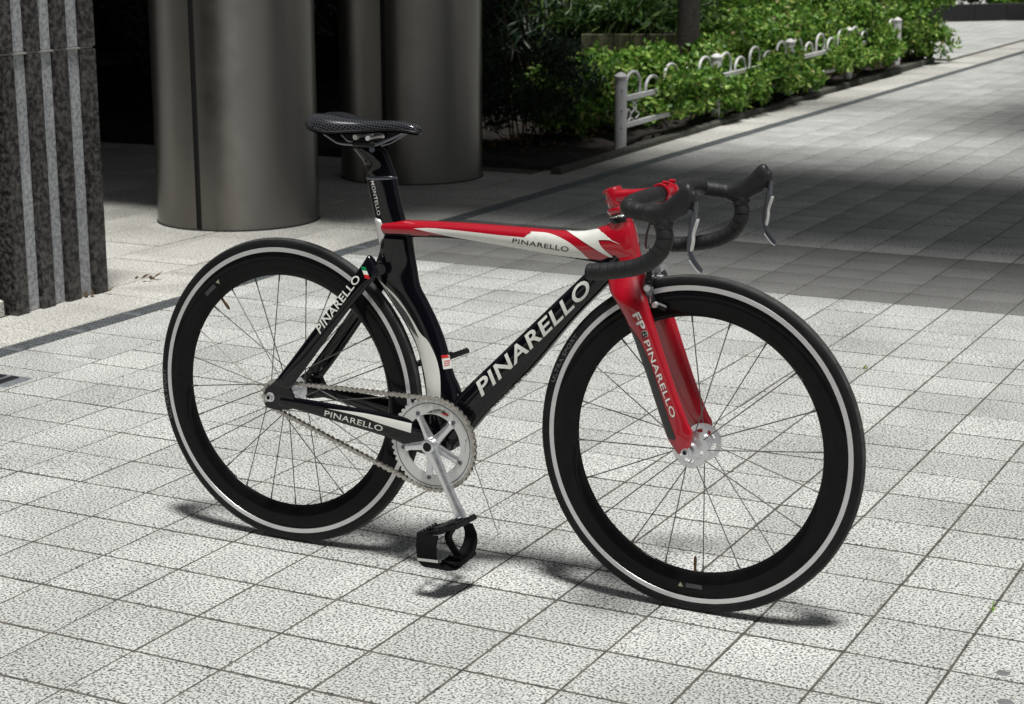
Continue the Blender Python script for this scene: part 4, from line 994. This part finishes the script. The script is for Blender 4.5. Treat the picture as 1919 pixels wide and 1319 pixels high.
for s in (-1, 1):
    secs = []
    for a, b, w in hood_e:
        A, B = U(*a, -YB), U(*b, -YB); A.y = B.y = s*YB; secs.append((A, B, w))
    hd = part('brake_hood', loft(secs, ex=2.2), 'hood', HB)
    lv = [((1296, 366), (1305, 368), .0075), ((1298, 392), (1308, 390), .0070), ((1294, 412), (1307, 414), .0058), ((1291, 432), (1300, 436), .0052), ((1288, 450), (1299, 452), .0052), ((1288, 468), (1296, 468), .0055), ((1294, 488), (1302, 484), .0055), ((1304, 502), (1311, 498), .0050), ((1311, 510), (1316, 505), .0040)]
    secs = []
    for a, b, w in lv:
        A, B = U(*a, -YB), U(*b, -YB); A.y = B.y = s*YB; secs.append((A, B, w))
    part('brake_lever', loft(secs, ex=2.8, n=20), 'gunmetal', HB)
    secs2 = []
    for a, b, w in lv[2:6]:
        A, B = U(b[0]-2.5, b[1], -YB), U(b[0]+3.0, b[1], -YB); A.y = B.y = s*YB; secs2.append((A, B, w*1.03))
    part('lever_edge', loft(secs2, ex=2.4, n=14), 'satin', HB)
    secs2 = []
    for a, b, w in lv[6:9]:
        A, B = U(a[0]-1.5, a[1]+1, -YB), U(a[0]+2.2, a[1]+.3, -YB); A.y = B.y = s*YB; secs2.append((A, B, w*1.03))
    part('lever_edge', loft(secs2, ex=2.4, n=14), 'satin', HB)
    pv = U(1298, 396, -YB); pm = MB(); pm.tube([(pv.x, s*YB-.0125, pv.z), (pv.x, s*YB+.0125, pv.z)], .0048, 12); part('lever_pivot', pm, 'gunmetal', HB)
    pv = U(1299, 383, -YB); pm = MB(); pm.tube([(pv.x, s*YB-.0105, pv.z), (pv.x, s*YB+.0105, pv.z)], .0052, 12); part('lever_pivot', pm, 'plastic', HB)

# ---- front brake, cable
cal = MB(); c0 = U(1222, 518, 0)
BK = MB().tube([c0+Vector((-.02, 0, .004)), c0+Vector((.022, 0, -.001))], .0062, 14); brk = part('brake_caliper', BK, 'silver')
def arm(s, zz, m, xo):
    pts = [c0+Vector((xo, -s*.006, .010+zz)), c0+Vector((xo, s*.018, .012+zz)), c0+Vector((xo+.002, s*.033, -.004)), c0+Vector((xo+.004, s*.033, -.026)), c0+Vector((xo+.006, s*.026, -.044))]
    sp_ = smooth_path(pts, 5); mb = MB(); rings = []
    for i, p in enumerate(sp_):
        t = (sp_[min(i+1, len(sp_)-1)]-sp_[max(i-1, 0)]).normalized(); b = Vector((1, 0, 0)); n = t.cross(b).normalized(); w, h = .0062, .0085-.003*i/len(sp_)
        rings.append([p-b*w-n*h, p+b*w-n*h*.7, p+b*w+n*h*.7, p-b*w+n*h])
    mb.rings(rings); part('brake_arm', mb, m, brk, angle=50)
arm(-1, .002, 'gunmetal', .006); arm(1, .006, 'silver', .014)
for s in (-1, 1):
    pb_ = MB(); p = c0+Vector((.018, s*.018, -.050)); pb_.box(p, (.046, .009, .011), Matrix.Rotation(.30, 3, 'Y'), ch=.003); part('brake_pad', pb_, 'plastic', brk, smooth=False)
    pn = MB(); pn.tube([p+Vector((0, s*.004, 0)), p+Vector((0, s*.013, 0))], [.006, .0055], 12); part('pad_bolt', pn, 'satin', brk)
q = c0+Vector((.010, -.038, .006)); ad = MB(); ad.tube([q+Vector((0, 0, .030)), q+Vector((0, 0, .012)), q+Vector((0, 0, .011)), q+Vector((0, 0, -.008))], [.0038, .0038, .0052, .0052], 12); part('cable_adjuster', ad, 'plastic', brk)
ad = MB(); ad.tube([q+Vector((0, 0, -.006)), q+Vector((.002, .004, -.052))], .0012, 6); part('cable_end', ad, 'satin', brk)
ad = MB(); ad.tube([q+Vector((-.002, -.006, -.022)), q+Vector((-.002, .006, -.022))], .0065, 12); part('cable_bolt', ad, 'silver', brk)
cbp = [U(1218, 418, -.19), U(1212, 440, -.15), U(1211, 463, -.10), q+Vector((0, 0, .055)), q+Vector((0, 0, .028))]
cm_ = MB(); cm_.tube(smooth_path(cbp, 7), .0024, 8); part('brake_cable', cm_, 'plastic')

# ================================================================== SMALL THINGS ON THE PAVING
pr0 = G(934, 1001, .001); prb = LEAN @ U(889, 872, .02)
rod = MB(); rod.tube([pr0+Vector((0, 0, .0005)), prb, prb+(prb-pr0)*.35], .0011, 6); tag(rod.build('prop_rod', 'clear'), 'thin clear rod propping the bicycle behind its chainring', 'rod')
k0 = G(889, 1012, .004); k1 = G(937, 1019, .004); hx = []
for t in np.linspace(0, 1, 90):
    p = k0.lerp(k1, t); a = t*2*math.pi*11; hx.append(p+Vector((0, .0036*math.cos(a), .0036*math.sin(a))))
tag(MB().tube(hx, .0011, 5).build('coiled_cord', 'white'), 'short white coiled cord lying on the paving under the pedal', 'cord')
for k, (px, py, r) in enumerate([(1880, 1262, .013), (1884, 1316, .014)]):
    p = G(px, py); gm_ = MB(); n = 18; ring = [[p+Vector((r*s*(1+.05*math.sin(3*a+k))*math.cos(a), r*s*(1+.05*math.sin(3*a+k))*math.sin(a), z)) for a in np.linspace(0, 2*math.pi, n+1)[:-1]] for s, z in ((1, .0004), (.8, .0016), (.3, .0018))]
    gm_.rings(ring); tag(gm_.build('gum_spot', 'print_grey'), ('flattened grey gum spot near a joint of the paving', 'larger flattened grey gum spot on the paving')[k], 'gum')
for k, (px, py) in enumerate([(1862, 1142), (1620, 690)]):
    p = G(px, py); pts = np.array(p)+RNG.normal(0, 1, (14, 3))*np.array([.003, .009, .0006])+np.array([0, 0, .001])
    tag(link('weed_tuft', leaves(pts, np.tile([0, 0, 1.], (14, 1)), .012, .005, 'weed_tuft', 'leaf', jitter=.5)), ('tiny green weed tuft in a paving joint near the gum spots', 'tiny green weed tuft in a paving joint beyond the front wheel')[k], 'weed', 'weed tufts in the paving joints')
n = 900; pts = np.stack([RNG.uniform(-2.95, -2.40, n), RNG.uniform(5.9, 14.6, n), RNG.uniform(.045, .075, n)], 1)
tag(link('leaf_litter', leaves(pts, np.tile([0, 0, 1.], (n, 1)), .045, .025, 'leaf_litter', 'deadleaf', jitter=.4)), 'dead leaves scattered on the soil under the rose shrubs', 'leaves', kind='stuff')
for k, (px, py, n, lab) in enumerate([(165, 553, 16, 'little heap of dead leaves at the foot of the granite pier'), (262, 526, 5, 'dry leaf curl beside the granite pier corner'), (1045, 300, 26, 'brown leaf litter under the evergreen bush')]):
    p = G(px, py); pts = np.array(p)+RNG.normal(0, 1, (n, 3))*np.array([.035, .03, .004] if k < 2 else [.14, .12, .006])+np.array([0, 0, .010])
    o = link('leaf_litter', leaves(pts, np.tile([0, 0, 1.], (n, 1)), .035, .022, 'leaf_litter', 'deadleaf', jitter=.5)); tag(o, lab, 'leaves', kind='stuff')
